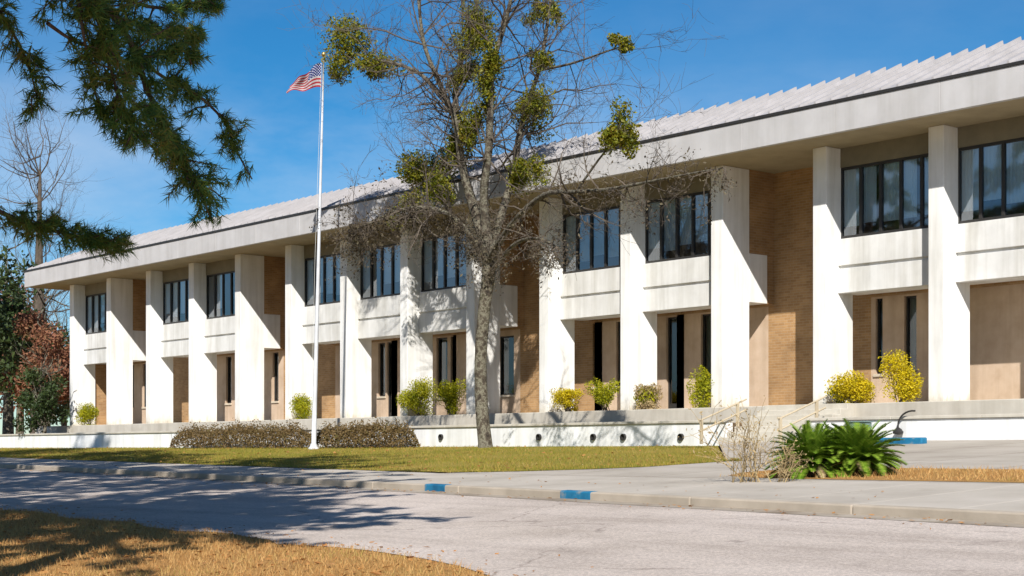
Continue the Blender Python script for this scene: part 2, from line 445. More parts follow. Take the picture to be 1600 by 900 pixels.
cam = bpy.data.cameras.new('camera'); co = bpy.data.objects.new('camera', cam); C.objects.link(co)
co.location = (0, 0, EYE); co.rotation_euler = (PI / 2, 0, YAW)
cam.sensor_width = 36; cam.lens = 36 * F / 1600; cam.shift_y = (705 - 450) / 1600; cam.clip_end = 1500
sc.camera = co
sc.view_settings.view_transform = 'Standard'; sc.view_settings.look = 'None'; sc.view_settings.gamma = 1
sc.view_settings.exposure = 0.47
sc.render.engine = 'CYCLES'
sc.cycles.max_bounces = 8; sc.cycles.transparent_max_bounces = 12

# ------------------------------------------------------------------ ground, road, walks
mb = MB()
ys = [-160, -30, -10, 0, 5, 10, 15, 20, 26, WALL_Y, 45, 90, 400]
xs = [-400, -160, -120, -90, -60, -40, -30, -20, -10, 0, 10, 40, 120, 300]
for a, b in zip(ys[:-1], ys[1:]):
    for x0, x1 in zip(xs[:-1], xs[1:]):
        mb.quad((x0, a, gh(a) - 0.004), (x1, a, gh(a) - 0.004), (x1, b, gh(b) - 0.004), (x0, b, gh(b) - 0.004))
tag(obj('ground', mb, M['ground']), kind='structure')


def kerb_y(x): return 13.9 - 0.1225 * x


def road_near(x): return 8.35 - 0.10 * x


edge = [(x, road_near(x) + 0.12 * math.sin(x * 1.7) + 0.07 * math.sin(x * 4.1)) for x in np.arange(-110, -13.6, 0.6)]
edge += [(-12.8, 9.6), (-11.9, 9.35), (-11, 8.98), (-10.3, 8.4), (-9.7, 7.5), (-9.2, 6.4), (-8.9, 5.0), (-8.7, 2.0), (-8.7, -3), (-8.8, -29.9)]
mb = MB()
outline = edge + [(40, -29.9), (40, kerb_y(40)), (-110, kerb_y(-110))]
mb.poly([(x, y, SLOPE * y + 0.004) for x, y in outline])
tag(obj('road', mb, M['asphalt']), kind='structure')


def hi(x, y): return SLOPE * y + 0.12


mb = MB()
for i in range(-36, 14):
    x0, x1 = i * 3.0 + 0.006, i * 3.0 + 2.994
    mb.prism([(x0, kerb_y(x0)), (x1, kerb_y(x1)), (x1, kerb_y(x1) + 0.16), (x0, kerb_y(x0) + 0.16)],
             lambda x, y: SLOPE * y - 0.1, hi)
ko = tag(obj('kerb', mb, M['kerb'], bevel=0.02), kind='structure')
# blue painted length of kerb, a skin around the concrete
g = pt(866, 0, 16.0).x; g2 = pt(914, 0, 15.9).x
mb = MB()
mb.prism([(g, kerb_y(g) - 0.004), (g2, kerb_y(g2) - 0.004), (g2, kerb_y(g2) + 0.164), (g, kerb_y(g) + 0.164)], lambda x, y: SLOPE * y - 0.1, lambda x, y: SLOPE * y + 0.125)
obj('painted_section', mb, M['bluepaint'], ko, bevel=0.02)
mb = MB()
g = pt(655, 0, 16.5).x; g2 = pt(690, 0, 16.45).x
mb.prism([(g, kerb_y(g) - 0.004), (g2, kerb_y(g2) - 0.004), (g2, kerb_y(g2) + 0.164), (g, kerb_y(g) + 0.164)], lambda x, y: SLOPE * y - 0.1, lambda x, y: SLOPE * y + 0.125)
obj('painted_section', mb, M['bluepaint'], ko, bevel=0.02)

# gutter: a slightly darker concrete strip along the kerb
mb = MB()
mb.poly([(-110, kerb_y(-110) - 0.35, SLOPE * (kerb_y(-110) - 0.35) + 0.008), (40, kerb_y(40) - 0.35, SLOPE * (kerb_y(40) - 0.35) + 0.008),
         (40, kerb_y(40), SLOPE * kerb_y(40) + 0.008), (-110, kerb_y(-110), SLOPE * kerb_y(-110) + 0.008)])
tag(obj('gutter', mb, M['gutter']), kind='structure')


def back_y(x):   # back edge of the pavement = front edge of the lawn
    p_ = [(-110, 29.6), (-27.3, 19.45), (-25, 19.35), (-23.5, 19.9), (-22.4, 20.7), (-21.74, 21.45), (-21.3, 23.4)]
    return float(np.interp(x, [q[0] for q in p_], [q[1] for q in p_])) + (0.05 * math.sin(x * 5.3) + 0.04 * math.sin(x * 11.7) + 0.05)


# pavement slabs with joints
mb = MB()
for i in range(-72, 27):
    x0, x1 = i * 1.5 + 0.006, i * 1.5 + 1.494
    yb0 = kerb_y(x0) + 2.2 if x0 < -24.5 else 19.05
    yb1 = kerb_y(x1) + 2.2 if x1 < -24.5 else 19.05
    mb.prism([(x0, kerb_y(x0) + 0.166), (x1, kerb_y(x1) + 0.166), (x1, yb1), (x0, yb0)], lambda x, y: SLOPE * y - 0.1, hi)
tag(obj('pavement', mb, M['walk'], bevel=0.008), kind='structure')
# forecourt that leads from the pavement to the steps
mb = MB()
mb.poly([(x, y, hi(x, y)) for x, y in [(-25.2, 19.06), (40, 19.06), (40, 31.69), (-28.98, 31.69), (-28.9, 31.4), (-21.3, 23.4), (-21.74, 21.45), (-22.4, 20.7), (-23.5, 19.9), (-24.6, 19.4)]])
tag(obj('forecourt', mb, M['forecourt']), kind='structure')
# planting bed with the palms
bed = [(-17.9, 19.7), (-17.0, 19.3), (-15, 19.18), (12, 19.15), (12, 21.7), (-12, 21.8), (-17, 21.9), (-18.1, 21.3), (-18.2, 20.4)]
mb = MB()
mb.poly([(x, y, hi(x, y) + 0.006 + 0.0) for x, y in bed])
tag(obj('planting_bed', mb, M['ground']), kind='structure')


# lawn
def lawn_z(x, y):
    yb = back_y(x)
    k_ = min(max((y - yb) / (WALL_Y - yb), 0), 1)
    return SLOPE * y + 0.118 * (1 - k_) + 0.004


mb = MB()
lx = list(np.arange(-110, -21.0, 0.2))
for x0, x1 in zip(lx[:-1], lx[1:]):
    for j in range(4):
        def P(x, k_):
            yb = back_y(x)
            if x > -28.9: top = WALL_Y - 0.3 - (x + 28.9) / 7.6 * 8.0
            else: top = WALL_Y
            top = max(top, yb + 0.01)
            y = yb + (top - yb) * k_
            return (x, y, lawn_z(x, y) + 0.004)
        mb.quad(P(x0, j / 4), P(x1, j / 4), P(x1, (j + 1) / 4), P(x0, (j + 1) / 4))
tag(obj('lawn', mb, M['lawn']), kind='structure')

# ------------------------------------------------------------------ building
FX = [-0.0135688 * j * j + 4.0601793 * j - 74.7848355 for j in range(0, 18)]
PW = 0.46
BAYS = 'WRWWRWWWRWWRWWRWW'
T0 = 2.84                       # terrace floor
SOF = 9.82                      # underside of the eaves
D_SP, D_FIN, D_BEAM, D_WALL = 0.5, 1.15, 1.94, 2.25
EY = FIN_Y - 1.35
RB = FIN_Y + 14
XL, XR = FX[0] - 2.3, FX[17] + 2.6
BY = FIN_Y + D_WALL
bld = thing('office_building', (FX[8], FIN_Y, gh(40)), 'long two-storey white office building with deep concrete fins and a pale ribbed roof', 'building')
# terrace
mb = MB(); mb.box(XL - 0.2, XR, FIN_Y - 0.7, RB, gh(40) - 0.3, T0)
obj('terrace', mb, M['terrace'], bld, bevel=0.02)
for j, x in enumerate(FX):
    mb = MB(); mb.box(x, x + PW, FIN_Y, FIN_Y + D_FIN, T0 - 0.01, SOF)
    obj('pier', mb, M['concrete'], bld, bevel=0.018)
# runs of window bays
runs, j = [], 0
while j < len(BAYS):
    if BAYS[j] == 'W':
        k_ = j
        while k_ < len(BAYS) and BAYS[k_] == 'W': k_ += 1
        runs.append((j, k_)); j = k_
    else: j += 1
for a, b in runs:
    x0, x1 = FX[a] + 0.003, FX[b] + PW - 0.003
    mb = MB()
    for q in range(a, b): mb.box(FX[q] + PW + 0.003, FX[q + 1] - 0.003, FIN_Y + D_SP + 0.31, FIN_Y + D_FIN, 5.95, 6.4)
    mb.box(x0, x1, FIN_Y + D_FIN + 0.003, FIN_Y + D_BEAM, 5.95, 7.38)
    obj('floor_beam', mb, M['concrete'], bld, bevel=0.015)
    for xa, xb, ins in ((x0, x0 + 0.25, 0.02), (x1 - 0.25, x1, -0.02)):
        mb = MB()
        mb.box(xa, xb, FIN_Y + D_FIN + 0.003, BY - 0.003, 7.383, SOF)
        mb.box(max(xa, xa + ins), min(xb, xb + ins), FIN_Y + D_BEAM + 0.003, BY - 0.003, 5.95, 7.383)
        obj('side_wall', mb, M['brick'], bld)
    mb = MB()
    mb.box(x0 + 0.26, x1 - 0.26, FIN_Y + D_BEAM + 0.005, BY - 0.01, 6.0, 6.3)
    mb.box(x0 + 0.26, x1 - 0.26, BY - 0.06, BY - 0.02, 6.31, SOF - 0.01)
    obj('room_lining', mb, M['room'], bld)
rc = random.Random(5)
for q, kind in enumerate(BAYS):
    if kind != 'W': continue
    x0, x1 = FX[q] + PW + 0.003, FX[q + 1] - 0.003
    y0 = FIN_Y + D_SP
    mb = MB()
    mb.box(x0, x1, y0, y0 + 0.25, 5.88, 6.545)
    mb.box(x0, x1, y0, y0 + 0.25, 6.625, 7.35)
    mb.box(x0, x1, y0 + 0.07, y0 + 0.25, 6.54, 6.63)
    obj('spandrel', mb, M['spandrel'], bld, bevel=0.012)
    mb = MB(); mb.box(x0, x1, y0 + 0.10, y0 + 0.30, 9.30, SOF)
    obj('header', mb, M['header'], bld)
    # window
    fy = y0 + 0.12
    wz0, wz1 = 7.35, 9.30
    n = 5
    mb = MB()
    mb.box(x0, x1, fy, fy + 0.10, wz0, wz0 + 0.09); mb.box(x0, x1, fy, fy + 0.10, wz1 - 0.07, wz1)
    for i in range(n + 1):
        xm = x0 + (x1 - x0) * i / n
        mb.box(max(x0, xm - 0.045), min(x1, xm + 0.045), fy + 0.002, fy + 0.098, wz0 + 0.09, wz1 - 0.07)
    wf = obj('window', mb, M['dark'], bld, bevel=0.006)
    mb = MB()
    for i in range(n):
        xa, xb = x0 + (x1 - x0) * i / n + 0.045, x0 + (x1 - x0) * (i + 1) / n - 0.045
        t1, t2 = rc.uniform(-.006, .006), rc.uniform(-.006, .006)
        mb.quad((xa, fy + 0.05 + t1, wz0 + 0.09), (xb, fy + 0.05 - t1, wz0 + 0.09), (xb, fy + 0.05 - t1 + t2, wz1 - 0.07), (xa, fy + 0.05 + t1 + t2, wz1 - 0.07))
    obj('pane', mb, M['glass'], wf)
    # curtain: pleated strips behind some of the panes
    for i in range(n):
        if rc.random() < 0.1: continue
        mb = MB()
        xa, xb = x0 + (x1 - x0) * i / n + 0.02, x0 + (x1 - x0) * (i + 1) / n - 0.02
        if rc.random() < 0.25: xb = xa + (xb - xa) * rc.uniform(0.5, 0.9)
        zb = wz0 + rc.uniform(0.3, 0.55)
        m_ = 12
        for s in range(m_):
            u0, u1 = s / m_, (s + 1) / m_
            ya = fy + 0.13 + 0.02 * (s % 2); yb = fy + 0.13 + 0.02 * ((s + 1) % 2)
            mb.quad((xa + (xb - xa) * u0, ya, zb), (xa + (xb - xa) * u1, yb, zb), (xa + (xb - xa) * u1, yb, wz1), (xa + (xb - xa) * u0, ya, wz1))
        obj('curtain', mb, M['curtain'], wf)

# back wall of the loggia with tall slot windows and doors: (x0, x1, z0, z1, kind)
def wx(px): return pt(px, 600, BY).x


OPEN = []
ST = 5.85
for q, kind in enumerate(BAYS):
    xa, pitch = FX[q] + 0.2, FX[q + 1] - FX[q]
    if kind == 'W':
        if q == 10: OPEN += [(wx(1041), wx(1069), T0 + 0.02, ST, 'door'), (wx(1095), wx(1112), 3.75, ST, 'slot')]
        elif q == 9: OPEN += [(wx(926), wx(941), 3.75, ST, 'slot'), (wx(963), wx(978), 3.75, ST, 'slot')]
        elif q == 12: OPEN += [(wx(1368), wx(1379), 3.75, ST, 'slot'), (wx(1413), wx(1432), 3.75, ST, 'slot')]
        elif q == 7: OPEN += [(wx(682), wx(699), 3.6, ST, 'slot'), (wx(704), wx(713), 3.6, ST, 'slot')]
        elif q == 6: OPEN += [(wx(604), wx(621), T0 + 0.02, ST, 'door')]
        else: OPEN += [(xa + pitch * 0.42, xa + pitch * 0.55, 3.75, ST, 'slot'), (xa + pitch * 0.78, xa + pitch * 0.90, 3.75, ST, 'slot')]
    elif q == 8:
        OPEN += [(wx(779), wx(803), 3.6, 5.7, 'slot')]
    elif q in (1, 4):
        OPEN += [(xa + pitch * 0.30, xa + pitch * 0.44, T0 + 0.02, 5.2, 'door')]
zt = SOF + 0.05
mb = MB()
for q, kind in enumerate(BAYS):
    xs_, xe_ = FX[q] + (PW / 2 if q else -0.02), FX[q + 1] + (PW / 2 if q < len(BAYS) - 1 else PW + 0.02)
    low = MB() if kind == 'W' else mb
    zu = 5.9
    cur = xs_
    for x0, x1, z0, z1, kd in sorted(o_ for o_ in OPEN if xs_ < o_[0] < xe_):
        low.box(cur, x0, BY, BY + 0.3, T0 - 0.05, zu)
        low.box(x0, x1, BY, BY + 0.3, z1, zu)
        if z0 > T0 + 0.1: low.box(x0, x1, BY, BY + 0.3, T0 - 0.05, z0)
        cur = x1
    low.box(cur, xe_, BY, BY + 0.3, T0 - 0.05, zu)
    mb.box(xs_, xe_, BY, BY + 0.3, zu, zt)
    if kind == 'W': obj('wall_panel', low, M['panel'], bld)
mb.box(FX[0] - 0.02, FX[0] + 0.28, BY + 0.3, RB - 0.5, T0 - 0.05, zt); mb.box(FX[17] + PW - 0.28, FX[17] + PW + 0.02, BY + 0.3, RB - 0.5, T0 - 0.05, zt)
mb.box(FX[0] - 0.02, FX[17] + PW + 0.02, RB - 0.5, RB - 0.2, T0 - 0.05, zt)
mb.box(FX[0] + 0.05, FX[0] + 0.30, FIN_Y + D_FIN + 0.003, BY - 0.003, T0 - 0.05, 5.94)
obj('back_wall', mb, M['brick'], bld)
for x0, x1, z0, z1, kd in OPEN:
    mb = MB(); fw = 0.055
    ya, yb = BY + 0.09, BY + 0.16
    mb.box(x0, x0 + fw, ya, yb, z0, z1); mb.box(x1 - fw, x1, ya, yb, z0, z1)
    mb.box(x0 + fw, x1 - fw, ya, yb, z1 - fw, z1); mb.box(x0 + fw, x1 - fw, ya, yb, z0, z0 + (0.25 if kd == 'door' else fw))
    o = obj('door' if kd == 'door' else 'slot_window', mb, M['dark'], bld)
    mb = MB(); mb.quad((x0 + fw, yb - 0.03, z0 + fw), (x1 - fw, yb - 0.03, z0 + fw), (x1 - fw, yb - 0.03, z1 - fw), (x0 + fw, yb - 0.03, z1 - fw))
    obj('pane', mb, M['darkglass'], o)
    mb = MB(); zb_ = z0 + fw + (0.9 if kd == 'door' else rc.uniform(0.0, 0.5)); ns = 10
    for i in range(ns):
        ua, ub = x0 + fw + (x1 - x0 - 2 * fw) * i / ns, x0 + fw + (x1 - x0 - 2 * fw) * (i + 1) / ns
        mb.quad((ua, yb + 0.05 + 0.02 * (i % 2), zb_), (ub, yb + 0.05 + 0.02 * ((i + 1) % 2), zb_), (ub, yb + 0.05 + 0.02 * ((i + 1) % 2), z1 - fw), (ua, yb + 0.05 + 0.02 * (i % 2), z1 - fw))
    obj('blind', mb, M['blind'], o)
    if kd == 'door':
        mb = MB(); mb.tube([(x1 - 0.12, ya - 0.05, 3.75), (x1 - 0.12, ya - 0.05, 4.15)], [0.015, 0.015], 8)
        mb.tube([(x1 - 0.12, ya - 0.05, 3.8), (x1 - 0.12, ya + 0.01, 3.8)], [0.01, 0.01], 6); mb.tube([(x1 - 0.12, ya - 0.05, 4.1), (x1 - 0.12, ya + 0.01, 4.1)], [0.01, 0.01], 6)
        obj('handle', mb, M['pole'], o)
    else:
        mb = MB(); mb.box(x0 - 0.05, x1 + 0.05, BY - 0.05, BY + 0.09, z0 - 0.08, z0 - 0.003)
        obj('sill', mb, M['stone'], o, bevel=0.008)
# eaves and roof
mb = MB(); mb.box(XL + 0.15, XR - 0.15, EY + 0.145, RB, SOF + 0.003, SOF + 0.15)
obj('soffit', mb, M['soffit'], bld)
mb = MB()
n = int((XR - XL) / 3.1)
for i in range(n):
    a, b = XL + (XR - XL) * i / n + 0.003, XL + (XR - XL) * (i + 1) / n - 0.003
    mb.box(a, b, EY, EY + 0.14, SOF - 0.02, 10.56)
mb.box(XL, XL + 0.14, EY + 0.142, RB + 0.3, SOF - 0.02, 10.56); mb.box(XR - 0.14, XR, EY + 0.142, RB + 0.3, SOF - 0.02, 10.56)
obj('fascia', mb, M['fascia'], bld, bevel=0.008)
mb = MB(); mb.box(XL - 0.04, XR + 0.04, EY - 0.03, EY + 0.2, 10.563, 10.64); mb.box(XL - 0.04, XL + 0.2, EY + 0.2, RB + 0.3, 10.563, 10.64); mb.box(XR - 0.2, XR + 0.04, EY + 0.2, RB + 0.3, 10.563, 10.64)
obj('gutter', mb, M['dark'], bld)  # dark strip stands in for the drip shadow gap between roof and fascia
S_, RZ = 3.0, 11.98
mb = MB()
e0, e1, r0, r1 = (XL - .02, EY, 10.64), (XR + .02, EY, 10.64), (XL + S_, EY + S_, RZ), (XR - S_, EY + S_, RZ)
b0, b1, q0, q1 = (XL - .02, RB + 0.3, 10.64), (XR + .02, RB + 0.3, 10.64), (XL + S_, RB + 0.3 - S_, RZ), (XR - S_, RB + 0.3 - S_, RZ)
mb.quad(e0, e1, r1, r0); mb.quad(e1, b1, q1, r1); mb.quad(b1, b0, q0, q1); mb.quad(b0, e0, r0, q0); mb.quad(r0, r1, q1, q0)
x = XL + 0.3
while x < XR:
    top = min(1.0, (x - XL) / S_, (XR - x) / S_)
    ya, yb = EY + 0.02, EY + S_ * top
    za, zb = 10.64, 10.64 + (RZ - 10.64) * top
    h_, wd = 0.07, 0.04
    ex = 0.03 if top >= 1 else 0.0
    mb.v += [(x - wd, ya, za), (x + wd, ya, za), (x + wd * .6, ya, za + h_), (x - wd * .6, ya, za + h_),
             (x - wd, yb, zb), (x + wd, yb, zb), (x + wd * .6, yb, zb + h_ + ex), (x - wd * .6, yb, zb + h_ + ex)]
    k_ = len(mb.v) - 8
    for f_ in ((0, 1, 2, 3), (5, 4, 7, 6), (3, 2, 6, 7), (1, 5, 6, 2), (4, 0, 3, 7)): mb.f.append(tuple(k_ + i for i in f_)); mb.m.append(0)
    x += 0.52
obj('roof', mb, M['roof'], bld)

# ------------------------------------------------------------------ low wall, planter soil, steps, rails
SX0, SX1 = -28.88, -26.05
lw = thing('low_wall', (-30, WALL_Y, gh(WALL_Y)), 'low white painted wall along the lawn in front of the terrace', 'wall')
for nm, x0, x1 in (('wall_run', XL - 3, SX0), ('wall_run', SX1, 14)):
    mb = MB(); mb.box(x0, x1, WALL_Y, WALL_Y + 0.25, gh(WALL_Y) - 0.3, 2.36)
    obj(nm, mb, M['lowwall'], lw, bevel=0.015)
    mb = MB()
    n = max(1, int((x1 - x0) / 2.4))
    for i in range(n):
        mb.box(x0 + (x1 - x0) * i / n + 0.004, x0 + (x1 - x0) * (i + 1) / n - 0.004, WALL_Y - 0.05, WALL_Y + 0.30, 2.363, 2.44)
    obj('coping', mb, M['terrace'], lw, bevel=0.012)
for px in (690, 843, 928, 975, 1065):
    p = pt(px, 683, WALL_Y)
    mb = MB()
    n0 = 14
    ring = lambda r, y: [(p.x + r * math.cos(2 * PI * s / n0), y, p.z + r * math.sin(2 * PI * s / n0)) for s in range(n0)]
    for ra, ya, rb, yb in ((0.10, WALL_Y, 0.10, WALL_Y - 0.07), (0.10, WALL_Y - 0.07, 0.075, WALL_Y - 0.07), (0.075, WALL_Y - 0.07, 0.07, WALL_Y - 0.01)):
        A, B = ring(ra, ya), ring(rb, yb)
        for s in range(n0): mb.quad(A[s], A[(s + 1) % n0], B[(s + 1) % n0], B[s])
    mb.poly(ring(0.07, WALL_Y - 0.01))
    obj('drain_outlet', mb, M['dark'], lw)
mb = MB()
mb.box(XL - 3, SX0 - 0.003, WALL_Y + 0.253, FIN_Y - 0.703, gh(WALL_Y) - 0.2, 2.36); mb.box(SX1 + 0.003, 14, WALL_Y + 0.253, FIN_Y - 0.703, gh(WALL_Y) - 0.2, 2.36)
tag(obj('planter_soil', mb, M['soil']), kind='structure')
st = MB()
n = 7
SY = WALL_Y - 0.3
z0 = gh(SY) + 0.10; rise = (T0 - z0) / n
for i in range(n):
    st.box(SX0 + 0.003, SX1 - 0.003, SY + i * 0.30, FIN_Y - 0.703, z0 - 0.3 if i == 0 else z0 + i * rise - 0.02, z0 + (i + 1) * rise)
tag(obj('entrance_steps', st, M['terrace'], base=((SX0 + SX1) / 2, SY, z0), bevel=0.012), 'pale concrete steps rising through the low wall to the brick recess', 'steps')


def handrail(x, label):
    t = thing('handrail', (x, SY - 0.3, gh(SY - 0.3) + 0.12), label, 'handrail', 'tan handrails of the entrance steps')
    def zs(y): return z0 + 0.02 if y < SY else min(T0, z0 + rise * (1 + int((y - SY) / 0.30)))
    posts = [(SY - 0.75, hi(x, SY - 0.75)), (SY + 0.65, zs(SY + 0.65))]
    for y, z in posts:
        mb = MB(); mb.box(x - 0.035, x + 0.035, y - 0.035, y + 0.035, z - 0.01, z + 0.62); obj('post', mb, M['rail'], t, bevel=0.006)
    for dz in (0.62, 0.34):
        mb = MB(); mb.tube([(x, posts[0][0] - 0.1, posts[0][1] + dz)] + [(x, y, z + dz) for y, z in posts] + [(x, SY + 1.0, posts[-1][1] + dz + 0.12)], [0.024] * 4, 8)
        obj('rail', mb, M['rail'], t)


handrail(SX0 + 0.08, 'tan metal handrail on the lawn side of the concrete entrance steps')
handrail(SX1 - 0.08, 'tan metal handrail on the palm side of the concrete entrance steps')

# wall lamp on a curved arm, blue kerb block, teal cabinet at the right end of the low wall
p = pt(1408, 668, WALL_Y)
t = thing('wall_lamp', (p.x, WALL_Y, p.z), 'dark wall lamp on a curved arm above the low white wall', 'lamp')
mb = MB(); arc = [(p.x + 0.42 - 0.42 * math.cos(a), WALL_Y - 0.12, p.z + 0.05 + 0.34 * math.sin(a)) for a in np.linspace(0, PI * 0.55, 9)]
mb.tube([(p.x, WALL_Y + 0.0, p.z - 0.05), (p.x, WALL_Y - 0.12, p.z - 0.05)] + arc, [0.022] * 11, 8); obj('arm', mb, M['dark'], t)
mb = MB(); mb.lathe((p.x, WALL_Y - 0.12, p.z - 0.17), [(0.03, 0), (0.12, 0.02), (0.13, 0.07), (0.07, 0.14), (0.03, 0.17)], 14); obj('lamp_shade', mb, M['dark'], t)
KY = 30.0
a, b = pt(1352, 0, KY), pt(1440, 0, KY)
mb = MB(); mb.prism([(a.x, KY), (b.x, KY), (b.x, KY + 0.22), (a.x, KY + 0.22)], hi, lambda x, y: hi(x, y) + 0.14)
tag(obj('kerb_block', mb, M['bluepaint'], base=((a.x + b.x) / 2, KY, hi(0, KY)), bevel=0.03), 'long low kerb block painted worn blue on the forecourt', 'kerb block')
CY = 31.0
p = pt(1342, 690, CY)
t = thing('utility_cabinet', (p.x, CY, hi(0, CY)), 'small teal utility cabinet in front of the low white wall behind the palms', 'cabinet')
z = hi(0, CY)
mb = MB(); mb.box(p.x - 0.27, p.x + 0.27, CY - 0.15, CY + 0.15, z + 0.06, z + 0.47); obj('cabinet_body', mb, M['teal'], t, bevel=0.015)
mb = MB(); mb.box(p.x - 0.30, p.x + 0.30, CY - 0.18, CY + 0.18, z + 0.473, z + 0.50); obj('lid', mb, M['teal'], t, bevel=0.01)
mb = MB(); mb.box(p.x - 0.32, p.x + 0.32, CY - 0.2, CY + 0.2, z - 0.05, z + 0.057); obj('plinth', mb, M['walk'], t)
mb = MB(); mb.box(p.x + 0.1, p.x + 0.13, CY - 0.165, CY - 0.153, z + 0.22, z + 0.33); obj('handle', mb, M['dark'], t)


# ------------------------------------------------------------------ foliage helpers
def leaf_faces(cent, size, jit=0.35, aspect=0.55, up=0.0, rng=RNG):
    """one diamond leaf per centre, random orientation"""
    n = len(cent)
    d = rng.normal(size=(n, 3)); d[:, 2] += up
    d /= np.linalg.norm(d, axis=1, keepdims=True)
    e = rng.normal(size=(n, 3)); e -= (e * d).sum(1, keepdims=True) * d; e /= np.linalg.norm(e, axis=1, keepdims=True)
    s = size * (1 + jit * rng.normal(size=(n, 1))).clip(0.4, 1.8)
    nrm = np.cross(d, e)
    V = np.stack([cent - d * s * .5, cent + e * s * aspect * .5 + nrm * s * .08, cent + d * s * .5, cent - e * s * aspect * .5 + nrm * s * .08], 1)
    return V


def blob_points(c, r, n, rng=RNG, shell=0.55):
    """points in an uneven ellipsoid, denser towards the outside, with lumps"""
    d = rng.normal(size=(n, 3)); d /= np.linalg.norm(d, axis=1, keepdims=True)
    k = rng.normal(size=(7, 3)); k /= np.linalg.norm(k, axis=1, keepdims=True)
    lump = 0.72 + 0.38 * np.max((d @ k.T) ** 3, axis=1)
    rr = (shell + (1 - shell) * rng.random(n) ** 0.6) * lump * (0.9 + 0.2 * rng.random(n))
    return np.array(c) + d * rr[:, None] * np.array(r)


def clean_dir(v):
    return v.normalized() if v.length > 1e-6 else Vector((0, 0, 1))


def rand_vec(rg): return Vector((rg.gauss(0, 1), rg.gauss(0, 1), rg.gauss(0, 1)))


def grow(mb, p, d, L, r, depth, rg, ends, up=0.12, kids=(5, 4), spread=0.9, wig=0.22):
    n = 5 if depth > 0 else 3
    pts, rad = [p.copy()], [r]
    q, dd = p.copy(), d.normalized()
    for i in range(n):
        dd = clean_dir(dd + rand_vec(rg) * wig + Vector((0, 0, up)))
        q = q + dd * (L / n)
        pts.append(q.copy()); rad.append(max(r * (1 - 0.75 * (i + 1) / n), 0.0035))
    mb.tube(pts, rad, 5 if r > 0.03 else 3, False)
    ends.append(pts[-1])
    if depth <= 0: return
    for _ in range(rg.randint(kids[0] - 1, kids[0] + 1)):
        u = rg.uniform(0.2, 1.0) * n; i = min(int(u), n - 1)
        b = pts[i].lerp(pts[i + 1], u - i)
        nd = clean_dir((pts[i + 1] - pts[i]).normalized() * 0.7 + rand_vec(rg) * spread * 0.6)
        grow(mb, b, nd, L * rg.uniform(0.35, 0.62), max(rad[i] * 0.55, 0.005), depth - 1, rg, ends, up, kids[1:] + kids[-1:], spread, wig)


# ------------------------------------------------------------------ the big bare tree with mistletoe
TY = WALL_Y - 0.85
tb = pt(757, 700, TY)
tree = thing('bare_tree', (tb.x, TY, gh(TY)), 'tall leafless tree with lichened trunk and dark mistletoe clumps, standing in front of the building', 'tree')
rg = random.Random(3)


def stem(path):     # (px, py, dy, radius px)
    P_, R_ = [], []
    for x, y, dy, r in path:
        v = pt(x, y, TY + dy)
        P_.append(v); R_.append(r / 51.0)
    # smooth (Catmull-Rom)
    out, ro = [], []
    for i in range(len(P_) - 1):
        a, b, c, d = P_[max(i - 1, 0)], P_[i], P_[i + 1], P_[min(i + 2, len(P_) - 1)]
        for k in range(4):
            s = k / 4
            out.append(0.5 * ((2 * b) + (c - a) * s + (2 * a - 5 * b + 4 * c - d) * s * s + (3 * b - a - 3 * c + d) * s ** 3)); ro.append(R_[i] + (R_[i + 1] - R_[i]) * s)
    out.append(P_[-1]); ro.append(R_[-1])
    return out, [q * (0.62 if path[0][3] < 30 else 1.0) for q in ro]


trunk = MB()
STEMS = [
    [(758, 712, 0, 24), (758, 692, 0, 18.5), (753, 640, 0, 16.5), (751, 560, 0, 15.5), (757, 480, 0, 16), (764, 420, 0, 17), (760, 370, 0, 17), (756, 330, 0, 11)],
    [(758, 380, 0, 14), (738, 320, -.2, 12), (722, 260, -.5, 10), (714, 200, -.8, 9), (700, 160, -1.1, 7), (680, 115, -1.4, 6), (663, 70, -1.7, 5), (655, 10, -1.9, 4), (650, -80, -2, 3), (655, -160, -2.2, 1.5)],
    [(750, 345, 0, 12), (728, 280, .3, 10), (716, 210, .6, 9), (712, 140, .8, 8), (722, 90, .9, 7), (738, 40, 1, 6), (748, -30, 1.1, 4.5), (742, -120, 1.2, 3), (748, -200, 1.2, 1.5)],
    [(760, 370, 0, 13), (756, 300, -.3, 11), (764, 230, -.4, 10), (766, 160, -.5, 8.5), (770, 100, -.6, 7.5), (785, 50, -.6, 6), (800, -10, -.7, 4.5), (815, -110, -.8, 3), (812, -200, -.9, 1.5)],
    [(764, 400, 0, 12), (785, 330, .6, 10), (802, 270, 1.0, 8.5), (812, 210, 1.3, 7.5), (825, 160, 1.6, 6.5), (842, 110, 1.9, 5.5), (852, 60, 2.1, 4.5), (862, -10, 2.3, 3.5), (885, -120, 2.5, 1.5)],
    [(762, 410, 0, 9), (800, 350, -1.2, 7.5), (850, 305, -2.2, 6), (900, 300, -3.0, 5), (950, 296, -3.6, 4), (1010, 285, -4.1, 3), (1075, 272, -4.6, 2), (1130, 262, -5, 1)],
    [(756, 400, 0, 9), (715, 345, -1.0, 7), (670, 325, -1.8, 5.5), (620, 330, -2.4, 4.5), (575, 350, -2.9, 3), (540, 372, -3.2, 1.5)],
    [(700, 160, -1.1, 5), (660, 118, -1.2, 4.5), (620, 100, -1.3, 4), (580, 92, -1.4, 3), (545, 82, -1.5, 2)],
    [(716, 210, .6, 5), (690, 260, 1.0, 4), (670, 285, 1.3, 3)],
    [(842, 110, 1.9, 3.5), (890, 100, 1.6, 3), (935, 85, 1.2, 2.2), (972, 72, .8, 1.2)],
    [(900, 300, -3.0, 3), (935, 250, -3.2, 2.4), (965, 215, -3.4, 1.8)],
    [(764, 430, 0, 7), (800, 385, -1.5, 5), (835, 372, -2.4, 3.5), (870, 385, -3, 2)],
]
paths = []
